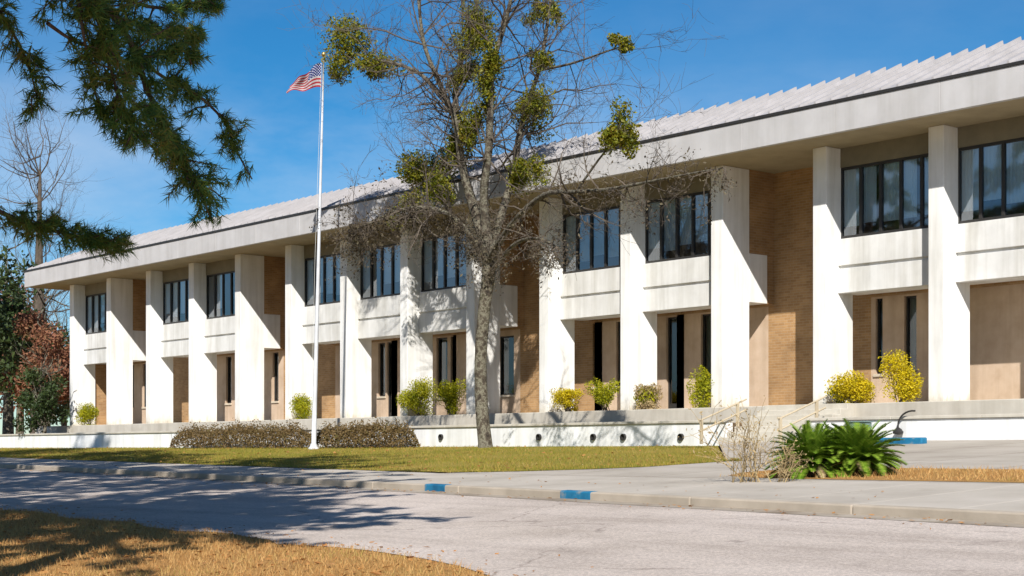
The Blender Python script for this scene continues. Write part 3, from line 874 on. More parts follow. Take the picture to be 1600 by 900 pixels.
for s in STEMS:
    P_, R_ = stem(s)
    trunk.tube(P_, R_, 14 if s is STEMS[0] else 8, True)
    paths.append((P_, R_))
obj('trunk', trunk, M['bark'], tree, smooth=True)
tw, ends = MB(), []
for si, (P_, R_) in enumerate(paths):
    if si == 0: continue
    n = len(P_)
    for k in range(int(n * (1.25 if si < 5 else 0.55 if si in (5, 10, 11) else 0.9))):
        i = rg.randint(int(n * 0.2), n - 1)
        ax = clean_dir(P_[min(i + 1, n - 1)] - P_[max(i - 1, 0)])
        d = clean_dir(ax * 0.55 + rand_vec(rg) * 0.75 + Vector((0, 0, 0.1)))
        hgt = min(1.0, (P_[i].z - 6) / 8)
        L = rg.uniform(1.0, 2.6) * (0.75 + 0.5 * max(0, hgt))
        grow(tw, P_[i], d, L, min(R_[i] * 0.5, 0.035), 2, rg, ends, up=0.06, kids=(5, 5, 3))
obj('twigs', tw, M['twig'], tree)
# lower skirt: drooping twigs with withered leaves
sk, se = MB(), []
for si, cnt in ((5, 24), (6, 80), (11, 20), (0, 26)):
    P_, R_ = paths[si]; n = len(P_)
    for k in range(cnt):
        i = rg.randint(int(n * 0.75) if si == 0 else int(n * 0.1), n - 1)
        d = clean_dir(rand_vec(rg) + Vector((0, 0, -0.5)))
        grow(sk, P_[i], d, rg.uniform(0.5, 1.3), 0.016, 2, rg, se, up=-0.06, kids=(4, 4, 3), wig=0.4)
sk_o = obj('drooping_twigs', sk, M['twig'], tree)
E_ = np.array([(e.x, e.y, e.z) for e in se])
E_ = E_[RNG.random(len(E_)) < 0.75]
c_ = np.concatenate([E_ + RNG.normal(size=E_.shape) * 0.08 for _ in range(3)])
mb = MB(); mb.faces_np(leaf_faces(c_, 0.08, aspect=0.5))
tag(obj('withered_leaves', mb, M['deadleaf'], tree), kind='stuff')
# mistletoe balls: (px, py, dy, rx, rz px, count)
MIST = [(540, 82, -1.5, 36, 40, 900), (583, 102, -1.4, 30, 24, 450), (748, 55, 1.0, 34, 40, 900), (770, 95, -.6, 18, 26, 300), (728, 118, .8, 24, 22, 350),
        (836, 176, 1.6, 34, 30, 750), (668, 272, 1.3, 42, 46, 1300), (640, 318, .8, 24, 28, 300), (815, 283, .9, 26, 30, 550), (968, 205, -3.4, 20, 28, 520),
        (742, 205, -.4, 22, 30, 420), (712, 215, -.4, 16, 34, 350), (971, 70, .8, 13, 13, 130), (846, 98, 1.9, 18, 20, 220), (845, 20, 2.1, 24, 22, 280),
        (765, 148, -.5, 16, 24, 230), (690, 300, -.8, 26, 22, 260)]
for x, y, dy, rx, rz, n in MIST:
    c = pt(x, y, TY + dy); r = (rx / 38, rx / 38, rz / 38)
    n = int(n * 4.0) + 300
    sub = [np.array(c)] + [np.array(c) + np.clip(RNG.normal(size=3), -1.1, 1.1) * np.array(r) * 0.48 for _ in range(6)]
    P3 = np.concatenate([blob_points(q, np.array(r) * RNG.uniform(0.42, 0.72), n // 6, shell=0.15) for q in sub])
    mb = MB(); mb.faces_np(leaf_faces(P3, 0.092, aspect=0.5))
    obj('mistletoe', mb, M['mistletoe'], tree)


# ------------------------------------------------------------------ pines near the camera on the left
def tuft(mb, p, d, rg, n=30, L=0.13, w=0.0055):
    d = clean_dir(d)
    arr = []
    for _ in range(n):
        e = clean_dir(d * 0.7 + rand_vec(rg) * 0.62)
        s = clean_dir(e.cross(rand_vec(rg)))
        b = p + d * rg.uniform(-0.10, 0.05)
        l = L * rg.uniform(0.7, 1.15)
        tip = b + e * l + Vector((0, 0, -0.02))
        arr.append((b - s * w, b + s * w, tip))
    mb.faces_np(np.array([[tuple(v) for v in t_] for t_ in arr]))


def pine_branch(wood, nd, P_, R_, rg, dens, spread, sides=7, tn=22, nw=0.0055):
    wood.tube(P_, R_, sides, False)
    n = len(P_)
    for k in range(dens):
        u = rg.uniform(0.12, 1.0) * (n - 1); i = min(int(u), n - 2)
        b = P_[i].lerp(P_[i + 1], u - i)
        ax = clean_dir(P_[i + 1] - P_[i])
        d = clean_dir(ax * 0.6 + rand_vec(rg) * 0.7)
        L = spread * rg.uniform(0.3, 1.0) * (1.15 - 0.55 * u / (n - 1))
        m_ = b + d * L * 0.5 + rand_vec(rg) * 0.03; e = b + d * L
        wood.tube([b, m_, e], [0.012, 0.009, 0.006], 4, False)
        for q in range(4):
            s = b.lerp(e, rg.uniform(0.25, 1.0)) + rand_vec(rg) * 0.05
            tuft(nd, s, clean_dir(d + rand_vec(rg) * 0.5), rg, tn, 0.13 if tn > 20 else 0.17, nw)
        tuft(nd, e, d, rg, tn, 0.13 if tn > 20 else 0.17, nw)


def smooth_path(P_, R_, k_=3):
    out, ro = [], []
    for i in range(len(P_) - 1):
        a, b, c, d = P_[max(i - 1, 0)], P_[i], P_[i + 1], P_[min(i + 2, len(P_) - 1)]
        for k in range(k_):
            s = k / k_
            out.append(0.5 * ((2 * b) + (c - a) * s + (2 * a - 5 * b + 4 * c - d) * s * s + (3 * b - a - 3 * c + d) * s ** 3)); ro.append(R_[i] + (R_[i + 1] - R_[i]) * s)
    out.append(P_[-1]); ro.append(R_[-1])
    return out, ro


PB = Vector((-16.7, 4.2, gh(4.2)))
pine = thing('pine_tree', PB, 'dark pine by the road whose needle sprays hang across the upper left sky', 'tree')
wood, nd = MB(), MB()
rp = random.Random(21)
tp = [PB + Vector((0, 0, -0.2)), PB + Vector((0.05, 0.05, 3)), PB + Vector((0.2, 0.0, 6)), PB + Vector((0.1, 0.15, 10)), PB + Vector((0.3, 0.2, 17)), PB + Vector((0.35, 0.3, 24.5))]
tpp, tr_ = smooth_path(tp, [0.36, 0.28, 0.23, 0.17, 0.10, 0.03], 4)
wood.tube(tpp, tr_, 12)
# limbs that reach into the picture: (px, py, t)
LIMBS = [
    ([(-140, -180, 14.1), (20, -90, 15.0), (120, -30, 15.6), (190, 40, 16.2), (222, 120, 16.5), (250, 190, 16.8), (290, 260, 17.1), (322, 318, 17.2)], 0.05, 62, 0.62),
    ([(190, 40, 16.2), (240, 110, 17.1), (310, 150, 17.6), (350, 190, 17.9), (372, 240, 18.1), (394, 280, 18.2)], 0.022, 17, 0.34),
    ([(20, -90, 15.0), (140, -30, 16.0), (230, 10, 16.8), (300, 10, 17.5), (330, -4, 17.9)], 0.03, 26, 0.48),
    ([(110, -60, 15.4), (160, 50, 15.6), (176, 120, 15.7), (205, 190, 15.8), (240, 232, 15.9)], 0.02, 26, 0.5),
    ([(200, 30, 16.4), (250, 60, 16.8), (285, 40, 17.2), (300, 60, 17.4)], 0.015, 12, 0.4),
    ([(222, 90, 16.5), (262, 84, 16.9), (312, 78, 17.3)], 0.015, 8, 0.28),
    ([(74, 36, 15.3), (112, 62, 15.6), (160, 82, 15.9), (200, 100, 16.2)], 0.02, 6, 0.4),
    ([(120, -30, 15.6), (128, 40, 15.4), (140, 100, 15.6), (150, 150, 15.7), (165, 185, 15.9)], 0.018, 15, 0.36),
    ([(-220, 250, 15.9), (-90, 290, 16.8), (20, 340, 17.5), (90, 362, 17.9), (140, 372, 18.2), (186, 386, 18.5)], 0.04, 34, 0.42),
    ([(-140, -180, 14.1), (-60, -60, 15.3), (0, 20, 15.9), (40, 90, 16.2), (60, 160, 16.5)], 0.03, 18, 0.45),
]
for pts_, r_, dens, spread in LIMBS:
    P_, R_ = smooth_path([far(*q) for q in pts_], list(np.linspace(r_, 0.008, len(pts_))))
    pine_branch(wood, nd, P_, R_, rp, int(dens * 1.5), spread * 0.9, 7, 26)
# link the first limbs to the trunk
for a in ((-140, -180, 14.1), (-220, 250, 15.9)):
    b = far(*a); s = Vector((tpp[0].x, tpp[0].y, b.z - 1.0))
    k = min(tpp, key=lambda v: abs(v.z - (b.z - 0.9)))
    wood.tube([k, k.lerp(b, 0.5) + Vector((0, 0, 0.15)), b], [0.09, 0.07, 0.05], 7, False)
# the rest of the crown, above and beside the picture
def pine_crown(base, path, wood, nd, rp, nl, zlo, zhi, rmax, avoid=None, fat=0.007):
    for k in range(nl):
        z = zlo + (zhi - zlo) * (k + rp.random()) / nl
        c = min(path, key=lambda v: abs(v.z - base.z - z))
        az = k * 2.4 + rp.uniform(-.4, .4)
        L = rmax * (1 - 0.6 * (z - zlo) / (zhi - zlo)) * rp.uniform(0.7, 1.1)
        dirv = Vector((math.cos(az), math.sin(az), rp.uniform(-0.05, 0.35)))
        P_ = [c + dirv * L * s + Vector((0, 0, -0.25 * L * s * s)) + rand_vec(rp) * 0.06 * L * s for s in (0, .25, .5, .75, 1)]
        if avoid and any(avoid(p_) for p_ in P_): continue
        P2, R2 = smooth_path(P_, [0.06, 0.05, 0.035, 0.02, 0.008], 2)
        pine_branch(wood, nd, P2, R2, rp, int(9 + L * 6), 0.62, 6, 16, fat)


def in_view(p_):     # keeps extra limbs from blocking the open sky where the photo shows none
    z_ = -SN * p_.x + CS * p_.y
    if z_ < 0.5: return False
    u_ = 800 + F * (CS * p_.x + SN * p_.y) / z_; v_ = 705 - F * (p_.z - EYE) / z_
    return u_ > -160 and -120 < v_ < 1000


pine_crown(PB, tpp, wood, nd, rp, 125, 4.6, 24, 6.6, in_view, 0.016)
obj('trunk', wood, M['pinebark'], pine, smooth=True)
tag(obj('crown', nd, M['needle'], pine), kind='stuff')


def extra_pine(base, h, rmax, seed, label, zlo=4.5, nl=34):
    t = thing('pine_tree', base, label, 'tree', 'pines behind the viewpoint')
    r = random.Random(seed)
    wd, nn = MB(), MB()
    P_, R_ = smooth_path([base + Vector((r.uniform(-.2, .2) * s, r.uniform(-.2, .2) * s, h * s - (0.2 if s == 0 else 0))) for s in (0, .25, .5, .75, 1)], [0.33, 0.26, 0.2, 0.12, 0.03], 4)
    wd.tube(P_, R_, 10)
    pine_crown(base, P_, wd, nn, r, nl, zlo, h - 0.3, rmax, in_view, 0.022)
    obj('trunk', wd, M['pinebark'], t, smooth=True)
    tag(obj('crown', nn, M['needle'], t), kind='stuff')


extra_pine(Vector((-10.4, 1.6, gh(1.6))), 15.5, 4.4, 5, 'pine standing between the camera and the overhanging pine', 9.0, 75)
extra_pine(Vector((-35.2, 9.3, gh(9.3))), 23, 5.6, 8, 'tall pine left of the view on the near side of the road', 4.5, 135)
extra_pine(Vector((-9.6, -4.0, gh(-4.0))), 19, 5.0, 12, 'tallest pine, behind the pine that overhangs the road', 9.0, 60)
extra_pine(Vector((-45.6, 10.8, gh(10.8))), 25, 6.0, 14, 'pine farthest left on the near side of the road', 5.0, 130)
extra_pine(Vector((-26.5, 6.2, gh(6.2))), 23, 5.8, 17, 'bushy pine at the road edge just outside the left of the view', 5.0, 120)

# ------------------------------------------------------------------ flagpole and flag
PY = 30.0
fb = pt(490, 703, PY); fz = gh(PY)
rt = Vector((CS, SN, 0))
top = Vector((fb.x, PY, 0)) + rt * 0.345; top.z = pt(505, 84, PY).z
base = Vector((fb.x, PY, fz))
fp = thing('flagpole', base, 'tall white flagpole standing on the lawn beside the hedge', 'flagpole')
mb = MB(); mb.tube([base.lerp(top, s) for s in np.linspace(0, 1, 9)], list(np.linspace(0.085, 0.03, 9)), 14); obj('pole', mb, M['pole'], fp, smooth=True)
mb = MB(); mb.lathe(base, [(0.2, -0.05), (0.2, 0.05), (0.14, 0.11), (0.10, 0.22)], 18); obj('base_collar', mb, M['pole'], fp)
mb = MB(); mb.lathe(top, [(0.02, -0.02), (0.06, 0.02), (0.085, 0.09), (0.06, 0.16), (0.01, 0.18)], 14); obj('finial', mb, M['gold'], fp, smooth=True)
mb = MB(); mb.tube([base.lerp(top, 0.1) - rt * 0.11, base.lerp(top, 0.5) - rt * 0.12, base.lerp(top, 0.985) - rt * 0.07], [0.006] * 3, 5); obj('halyard', mb, M['rope'], fp)

# flag: 13 stripes, blue canton with stars; blown to the left and sagging
m, nt, bs = mat('flag_cloth')
uv = nt.nodes.new('ShaderNodeUVMap'); sp = nt.nodes.new('ShaderNodeSeparateXYZ'); nt.links.new(uv.outputs[0], sp.inputs[0])


def mth(op, a, b=None):
    n_ = nt.nodes.new('ShaderNodeMath'); n_.operation = op
    for i, v in enumerate((a, b)):
        if v is None: continue
        if isinstance(v, (int, float)): n_.inputs[i].default_value = v
        else: nt.links.new(v, n_.inputs[i])
    return n_.outputs[0]


U, Vv = sp.outputs[0], sp.outputs[1]
red = mth('LESS_THAN', mth('MODULO', mth('MULTIPLY', Vv, 13.0), 2.0), 1.0)
stripes = mix(nt, red, (0.50, 0.46, 0.45), (0.36, 0.016, 0.026))
can = mth('MULTIPLY', mth('LESS_THAN', U, 0.4), mth('GREATER_THAN', Vv, 6.0 / 13))
su = mth('SUBTRACT', mth('FRACT', mth('MULTIPLY', U, 27.5)), 0.5); sv = mth('SUBTRACT', mth('FRACT', mth('MULTIPLY', mth('SUBTRACT', Vv, 6.0 / 13), 16.7)), 0.5)
row = mth('MODULO', mth('FLOOR', mth('MULTIPLY', U, 27.5)), 2.0); row2 = mth('MODULO', mth('FLOOR', mth('MULTIPLY', mth('SUBTRACT', Vv, 6.0 / 13), 16.7)), 2.0)
star = mth('MULTIPLY', mth('LESS_THAN', mth('ADD', mth('MULTIPLY', su, su), mth('MULTIPLY', sv, sv)), 0.12), mth('COMPARE', row, row2))
cancol = mix(nt, star, (0.02, 0.03, 0.15), (0.75, 0.75, 0.78))
fc = mix(nt, can, stripes, cancol)
nt.links.new(fc, bs.inputs['Base Color']); bs.inputs['Roughness'].default_value = 0.8
tr = nt.nodes.new('ShaderNodeBsdfTranslucent'); nt.links.new(fc, tr.inputs[0])
mx = nt.nodes.new('ShaderNodeMixShader'); mx.inputs[0].default_value = 0.3
nt.links.new(bs.outputs[0], mx.inputs[1]); nt.links.new(tr.outputs[0], mx.inputs[2]); nt.links.new(mx.outputs[0], nt.nodes['Material Output'].inputs[0])
M['flag'] = m
hoist = base.lerp(top, 0.985) - rt * 0.075
away = Vector((-SN, CS, 0))
NU, NV = 40, 16
me = bpy.data.meshes.new('flag')
vs, fs, uvs = [], [], []
for j in range(NV + 1):
    for i in range(NU + 1):
        u, v = i / NU, j / NV
        wv = math.sin(u * 12.5 + v * 2.6) * 0.13 * u ** 0.6 + math.sin(u * 5.2 - v * 3) * 0.13 * u
        sag = 0.95 * u ** 1.15 * (0.72 + 0.1 * v)
        p_ = hoist - rt * (1.16 * u * (1 - 0.06 * v) - 0.05 * math.sin(v * 7 + u * 3) * u) + away * wv + Vector((0, 0, -0.84 * (1 - v) * (1 - 0.52 * u) - sag * 0.95 + 0.04 * math.sin(u * 10)))
        vs.append(tuple(p_ - hoist)); uvs.append((u, v))
for j in range(NV):
    for i in range(NU):
        a = j * (NU + 1) + i
        fs.append((a, a + 1, a + NU + 2, a + NU + 1))
me.from_pydata(vs, [], fs); me.materials.append(m)
ul = me.uv_layers.new(name='UVMap')
for lp in me.loops: ul.data[lp.index].uv = uvs[lp.vertex_index]
me.polygons.foreach_set('use_smooth', [True] * len(me.polygons))
fo = bpy.data.objects.new('flag', me); C.objects.link(fo); fo.location = hoist; WORLD['flag'] = hoist
tag(fo, 'red and white striped flag with blue star field sagging from the flagpole top', 'flag')


# ------------------------------------------------------------------ hedges
def hedge(x0, x1, yc, dep, h, n, label, seed):
    r = np.random.default_rng(seed)
    t = thing('hedge', ((x0 + x1) / 2, yc, gh(yc)), label, 'hedge', 'bronze hedges along the low wall')
    u = r.random(n); xx = x0 + (x1 - x0) * u
    env = np.clip(np.minimum(u, 1 - u) / 0.09, 0.02, 1) ** 0.4
    hh = h * env * (0.80 + 0.06 * np.sin(xx * 1.3 + seed) + 0.07 * np.sin(xx * 4.7) + 0.05 * np.sin(xx * 9.1 + 2) + 0.40 * r.random(n) ** 3)
    an = r.random(n) * PI
    rr = (0.62 + 0.38 * r.random(n) ** 0.5)
    P3 = np.stack([xx, yc - np.cos(an) * dep * 0.5 * rr * (0.7 + 0.3 * env), gh(yc) + 0.05 + np.abs(np.sin(an)) ** 0.75 * hh * rr], 1)
    mb = MB(); mb.faces_np(leaf_faces(P3, 0.075, aspect=0.5, rng=r))
    tag(obj('foliage', mb, M['hedge'], t), kind='stuff')
    mb = MB(); rr_ = random.Random(seed)
    for k in range(int((x1 - x0) * 9)):
        x = rr_.uniform(x0 + 0.2, x1 - 0.2); y = yc + rr_.uniform(-.3, .3) * dep
        b = Vector((x, y, gh(y) - 0.02)); e = b + Vector((rr_.uniform(-.25, .25), rr_.uniform(-.25, .25), h * rr_.uniform(.6, 1.0)))
        mb.tube([b, b.lerp(e, .5) + rand_vec(rr_) * .03, e], [0.014, 0.010, 0.004], 4, False)
    obj('stems', mb, M['twig'], t)


HY = WALL_Y - 0.72
hedge(pt(278, 0, HY).x, pt(484, 0, HY).x, HY, 1.0, 0.86, 14000, 'long bronze leaved hedge on the far side of the flagpole from the bare tree', 1)
hedge(pt(496, 0, HY).x, pt(642, 0, HY).x, HY, 1.0, 0.80, 10000, 'shorter bronze hedge between the flagpole and the bare tree', 2)

# ------------------------------------------------------------------ shrubs on the terrace
SHR = [(140, 656, 17, 19, 0, 'small green shrub at the last pier of the building'),
       (472, 642, 17, 22, 1, 'round shrub on the terrace just behind the flagpole'),
       (655, 634, 30, 26, 0, 'broad green shrub on the terrace beside the bare trunk'),
       (704, 632, 19, 25, 1, 'upright golden shrub squeezed between the broad green shrub and the trunk'),
       (888, 630, 25, 17, 1, 'low spreading yellow shrub in the bay nearest the bare trunk'),
       (945, 622, 20, 22, 0, 'round lime green shrub against the pier right of the low yellow one'),
       (1010, 624, 18, 18, 2, 'pale loose shrub beside the glass door'),
       (1094, 612, 15, 30, 0, 'narrow upright green shrub beside the tall entrance pier'),
       (1338, 602, 30, 30, 1, 'wide yellow green shrub under the window bay past the entrance'),
       (1406, 598, 26, 36, 3, 'tall bright yellow shrub at the right end of the terrace'),
       (1312, 618, 12, 14, 0, 'little green shrub at the foot of the pier past the entrance')]
for k, (px, py, rx, rz, kd, lab) in enumerate(SHR):
    c = pt(px, py, FIN_Y - 0.1); s = (c - Vector((0, 0, EYE))).length / F
    # photo size to metres at this distance
    zz = -SN * c.x + CS * c.y; s = zz / F
    rx, rz = rx * s * 1.34, rz * s * 1.08
    c.z = T0 + rz * 0.95
    t = thing('shrub', (c.x, c.y, T0), lab, 'shrub', 'shrubs along the terrace')
    r = np.random.default_rng(50 + k)
    n = int(1200 + 2400 * rx * rz / 0.25)
    lob = [np.array(c) + np.clip(r.normal(size=3), -1.3, 1.3) * np.array([rx, rx * 0.6, rz]) * 0.46 for _ in range(9)] + [np.array(c)]
    P3 = np.concatenate([blob_points(q_, np.array([rx, rx * 0.85, rz]) * r.uniform(0.45, 0.78), n // 8, r, 0.3) for q_ in lob])
    n = len(P3)
    P3[:, 2] = np.maximum(P3[:, 2], T0 + 0.03)
    mb = MB(); mb.faces_np(leaf_faces(P3, 0.06, aspect=0.45, rng=r))
    tag(obj('foliage', mb, [M['shrub'], M['shrub'], M['straw'], M['shrubgold']][kd] if kd != 1 else (M['shrubgold'] if k in (8, 4) else M['shrub']), t), kind='stuff')
    if kd == 2:
        mb2 = MB(); mb2.faces_np(leaf_faces(blob_points(c, (rx * 0.9, rx * 0.8, rz), n // 2, r, 0.4), 0.06, rng=r)); tag(obj('green_leaves', mb2, M['shrub'], t), kind='stuff')
    mb = MB()
    for q in range(16):
        e = P3[r.integers(n)]
        b = Vector((c.x + r.normal() * 0.05, c.y + r.normal() * 0.05, T0 - 0.01))
        mb.tube([b, b.lerp(Vector(e), 0.5), Vector(e)], [0.014, 0.010, 0.004], 4, False)
    obj('stems', mb, M['twig'], t)

# ------------------------------------------------------------------ sago palms and dry shrub in the bed
def sago(px, py, H, R, nf, seed, lab):
    u = (px - 800) / F; v = (py - 705) / F
    e = u * SN + CS
    t_ = (EYE - 0.126) / (v + SLOPE * e)
    b = Vector((t_ * (u * CS - SN), t_ * e, 0)); b.z = hi(b.x, b.y)
    t = thing('sago_palm', b, lab, 'palm', 'sago palms in the planting bed')
    rr = random.Random(seed)
    mb = MB(); mb.lathe(b, [(0.13, -0.05), (0.16, 0.05), (0.15, 0.14), (0.07, 0.20)], 12); obj('trunk', mb, M['pinebark'], t)
    mb = MB(); fr = MB(); dead = MB()
    for k in range(nf):
        az = k * 2.399 + rr.uniform(-.2, .2)
        el = 0.05 + 1.3 * ((k + 0.5) / nf) ** 0.9 + rr.uniform(-.1, .1)
        L = rr.uniform(0.75, 1.1) * R
        d = Vector((math.cos(az) * math.cos(el), math.sin(az) * math.cos(el), math.sin(el)))
        p = b + Vector((0, 0, 0.16)); pts = [p.copy()]
        N = 12
        for i in range(N):
            d = clean_dir(d + Vector((0, 0, -0.085 * (0.6 + i / N))))
            p = p + d * L / N
            pts.append(p.copy())
        fr.tube(pts, list(np.linspace(0.010, 0.003, N + 1)), 4, False)
        arr = []
        for i in range(2, N * 3):
            s = i / (N * 3); q = s * N; j = min(int(q), N - 1)
            o_ = pts[j].lerp(pts[j + 1], q - j); ax = clean_dir(pts[j + 1] - pts[j])
            side = clean_dir(ax.cross(Vector((0, 0, 1)))); upv = side.cross(ax)
            ln = 0.17 * R * (math.sin(PI * min(1, 0.15 + 0.85 * s)) ** 0.6 + 0.15)
            for sg in (-1, 1):
                tip = o_ + (side * sg * 0.80 + ax * 0.55 + upv * 0.28) * ln
                arr.append([tuple(o_ - ax * 0.014), tuple(o_ + ax * 0.014), tuple(tip)])
        (dead if (k < 26 and k % 3 == 0) else mb).faces_np(np.array(arr))
    obj('dead_fronds', dead, M['straw'], t)
    obj('fronds', mb, M['palm'], t)
    obj('frond_stems', fr, M['palm'], t)


sago(1268, 744, 0.62, 0.74, 150, 4, 'sago palm nearer the entrance steps, beside the dry shrub')
sago(1306, 739, 0.6, 0.66, 120, 15, 'lowest sago palm, squeezed between the other two')
sago(1342, 742, 0.66, 0.78, 150, 9, 'sago palm with upswept fronds at the right, away from the steps')


def dry_clump(px, py, h, rad, n, seed, name, lab, cat, leaf=True):
    u = (px - 800) / F; v = (py - 705) / F; e = u * SN + CS
    t_ = (EYE - 0.126) / (v + SLOPE * e)
    b = Vector((t_ * (u * CS - SN), t_ * e, 0)); b.z = hi(b.x, b.y) - 0.01
    t = thing(name, b, lab, cat)
    rr = random.Random(seed); mb, ee = MB(), []
    for k in range(n):
        az = rr.uniform(0, 2 * PI); d = clean_dir(Vector((math.cos(az) * 0.42, math.sin(az) * 0.42, 1.0)))
        grow(mb, b + Vector((rr.gauss(0, rad * .25), rr.gauss(0, rad * .25), 0)), d, h * rr.uniform(0.5, 0.9), 0.009, 1, rr, ee, up=0.05, kids=(6, 3), wig=0.18)
    obj('stems', mb, M['straw'], t)
    if leaf:
        E2 = np.array([tuple(q) for q in ee]); c2 = np.concatenate([E2 + RNG.normal(size=E2.shape) * 0.05 for _ in range(2)])
        mb = MB(); mb.faces_np(leaf_faces(c2, 0.05, aspect=0.4)); tag(obj('leaves', mb, M['straw'], t), kind='stuff')


dry_clump(1168, 752, 1.25, 0.4, 20, 3, 'dry_shrub', 'straw coloured leafless shrub at the front corner of the forecourt', 'shrub')
dry_clump(1222, 752, 0.55, 0.4, 14, 6, 'dry_grass_clump', 'low straw coloured clump beside the nearer sago palm', 'shrub')


# ------------------------------------------------------------------ trees beyond the left end and far behind
def leafy_tree(base, h, crown_r, seed, m, lab, name='broadleaf_tree', n=9000, size=0.22, zc=0.62, group=None):
    t = thing(name, base, lab, 'tree', group)
    rr = random.Random(seed); r = np.random.default_rng(seed)
    wd, ee = MB(), []
    tp_, tr2 = smooth_path([base + Vector((0, 0, -0.2)), base + Vector((rr.uniform(-.2, .2), 0.1, h * .3)), base + Vector((rr.uniform(-.4, .4), 0, h * .6)), base + Vector((rr.uniform(-.5, .5), 0, h * .93))], [0.03 * h, 0.022 * h, 0.013 * h, 0.02], 4)
    wd.tube(tp_, tr2, 9)
    for k in range(16 if n else 46):
        i = rr.randint(len(tp_) // 3, len(tp_) - 1)
        grow(wd, tp_[i], clean_dir(rand_vec(rr) + Vector((0, 0, .5))), crown_r * rr.uniform(.6, 1.0), 0.05, 2 if n == 0 else 1, rr, ee, kids=(6, 5, 4))
    obj('trunk', wd, M['bark'] if n else M['twig'], t)
    if n:
        P3 = []
        for k in range(16):
            c = base + Vector((rr.gauss(0, .42) * crown_r, rr.gauss(0, .42) * crown_r, h * zc + rr.gauss(0, .17) * h))
            P3.append(blob_points(c, (crown_r * .42, crown_r * .42, crown_r * .34), n // 16, r, 0.3))
        mb = MB(); mb.faces_np(leaf_faces(np.concatenate(P3), size, rng=r)); tag(obj('crown', mb, m, t), kind='stuff')


def gpos(px, t): 
    v = far(px, 705, t); return Vector((v.x, v.y, gh(v.y)))


leafy_tree(gpos(72, 88), 9.0, 2.6, 31, M['rust'], 'russet autumn tree past the far left end of the building', 'autumn_tree', 9000, 0.2, 0.5)
leafy_tree(gpos(12, 97), 13, 3.6, 32, M['evergreen'], 'dark broad evergreen beyond the russet tree', 'evergreen_tree', 9000, 0.26, 0.5)
leafy_tree(gpos(66, 77), 4.0, 1.5, 37, M['evergreen'], 'short dark evergreen bush at the far left end of the low wall', 'evergreen_bush', 5000, 0.14, 0.5)
for px_, t_, h_, r_, sd, m_, lab in ((30, 120, 12, 4.5, 41, 'rust', 'wide russet tree far behind the left end of the building'), (-60, 125, 15, 5, 42, 'evergreen', 'far evergreen left of the wide russet tree'),
                                     (100, 118, 9, 4.0, 43, 'evergreen', 'low evergreen seen past the first pier of the building'), (-190, 115, 14, 5, 44, 'rust', 'far russet tree at the left of the far evergreen')):
    leafy_tree(gpos(px_, t_), h_, r_, sd, M[m_], lab, 'autumn_tree' if m_ == 'rust' else 'evergreen_tree', 6000, 0.34, 0.5)
leafy_tree(gpos(60, 112), 22, 6.0, 33, M['twig'], 'tall leafless tree rising behind the far left end of the roof', 'bare_tree', 0)
leafy_tree(gpos(-90, 88), 15, 4.6, 34, M['evergreen'], 'tall evergreen far left beyond the lawn', 'evergreen_tree', 9000, 0.28, 0.52)

# ------------------------------------------------------------------ grass and fallen leaves
def blades(n, sampler, hgt, wid, rng):
    P3 = sampler(n); n = len(P3)
    az = rng.random(n) * 2 * PI; lean = rng.normal(size=(n, 2)) * 0.45
    h = hgt * (0.35 + 1.3 * rng.random(n) ** 1.6)
    s = np.stack([np.cos(az), np.sin(az), np.zeros(n)], 1) * wid
    tip = P3 + np.stack([lean[:, 0] * h, lean[:, 1] * h, h], 1)
    return np.stack([P3 - s, P3 + s, tip], 1)


def samp_lawn(n):
    x = -88 + 67 * RNG.random(n) ; k = RNG.random(n) ** 1.2 - 0.012 * RNG.random(n)
    yb = np.array([back_y(a) for a in x])
    top = np.where(x > -28.9, np.maximum(WALL_Y - 0.3 - (x + 28.9) / 7.6 * 8.0, yb + 0.02), WALL_Y - 0.03)
    y = yb + (top - yb) * k
    ok = RNG.random(n) < np.clip(0.75 + 0.5 * np.sin(x * 0.9 + 2 * np.sin(y * 0.8)) * np.sin(y * 1.7 + x * 0.35), 0.18, 1)
    x, y, yb = x[ok], y[ok], yb[ok]
    kk = np.clip((y - yb) / (WALL_Y - yb), 0, 1)
    return np.stack([x, y, SLOPE * y + 0.118 * (1 - kk)], 1)


ex = np.array([e[0] for e in edge[:-3]]); ey = np.array([e[1] for e in edge[:-3]])


def samp_fore(n):
    out = []
    while sum(len(o) for o in out) < n:
        x = -36 + 27.3 * RNG.random(n); y = 12.2 - 8.5 * RNG.random(n) ** 1.4
        lim = np.where(x < -8.9, np.interp(x, ex, ey), 0)
        keep = y < lim + RNG.normal(size=n) * 0.05
        out.append(np.stack([x[keep], y[keep], SLOPE * y[keep] - 0.01], 1))
    return np.concatenate(out)[:n]


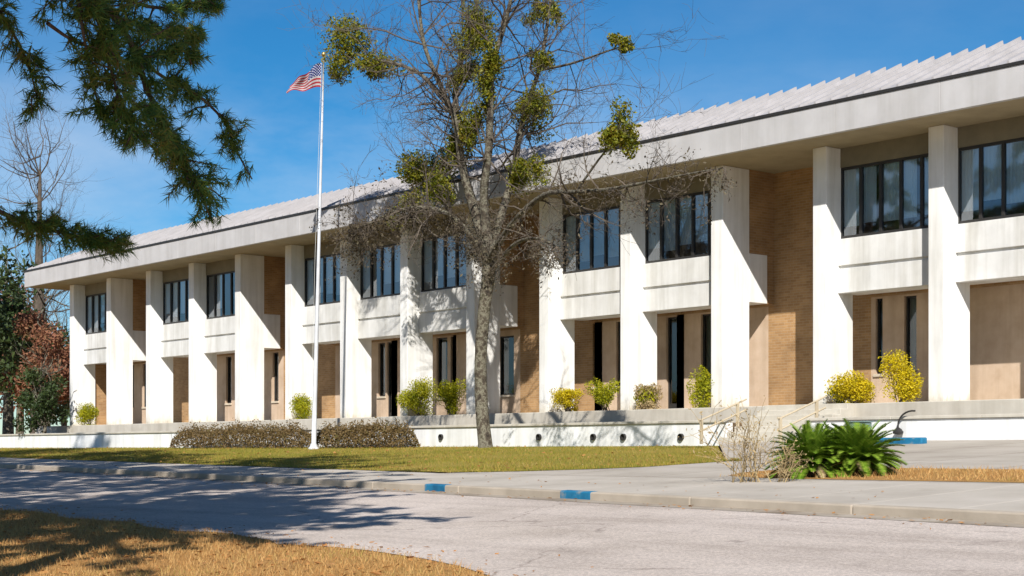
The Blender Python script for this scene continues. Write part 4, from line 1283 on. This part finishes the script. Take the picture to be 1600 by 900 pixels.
mb = MB(); mb.faces_np(blades(170000, samp_lawn, 0.055, 0.006, RNG)); tag(obj('lawn_grass', mb, M['lawngrass']), kind='stuff')
mb = MB(); mb.faces_np(blades(130000, samp_fore, 0.055, 0.0045, RNG)); tag(obj('dry_grass', mb, M['drygrass']), kind='stuff')
P3 = samp_fore(4200); P3[:, 2] += 0.03
V = leaf_faces(P3, 0.075, aspect=0.6); V[:, :, 2] = P3[:, None, 2] + (V[:, :, 2] - P3[:, None, 2]) * 0.35
x = -44 + 44 * RNG.random(420); y = 13.9 - 0.1225 * x - np.abs(RNG.normal(size=420)) * 0.35 - 0.02
P4 = np.stack([x, y, SLOPE * y + 0.022], 1)
x = -36 + 26 * RNG.random(300); y = np.interp(x, ex, ey) + np.abs(RNG.normal(size=300)) * 0.4
P4 = np.concatenate([P4, np.stack([x, y, SLOPE * y + 0.018], 1)])
V2 = leaf_faces(P4, 0.06, aspect=0.6); V2[:, :, 2] = P4[:, None, 2] + (V2[:, :, 2] - P4[:, None, 2]) * 0.3
P5 = samp_lawn(1500); P5[:, 2] += 0.05
V3 = leaf_faces(P5, 0.085, aspect=0.6); V3[:, :, 2] = P5[:, None, 2] + (V3[:, :, 2] - P5[:, None, 2]) * 0.4
x = -60 + 48 * RNG.random(260); y = 13.9 - 0.1225 * x + 0.2 + RNG.random(260) * 1.9
P6 = np.stack([x, y, SLOPE * y + 0.135], 1)
V4 = leaf_faces(P6, 0.06, aspect=0.6); V4[:, :, 2] = P6[:, None, 2] + (V4[:, :, 2] - P6[:, None, 2]) * 0.3
mb = MB(); mb.faces_np(np.concatenate([V, V2, V3, V4])); tag(obj('fallen_leaves', mb, M['fallen']), kind='stuff')
def samp_bed(n):
    x = -17.8 + 18 * RNG.random(n); y = 19.35 + 2.3 * RNG.random(n)
    return np.stack([x, y, SLOPE * y + 0.125], 1)
mb = MB(); mb.faces_np(blades(9000, samp_bed, 0.07, 0.006, RNG)); tag(obj('bed_grass', mb, M['drygrass']), kind='stuff')
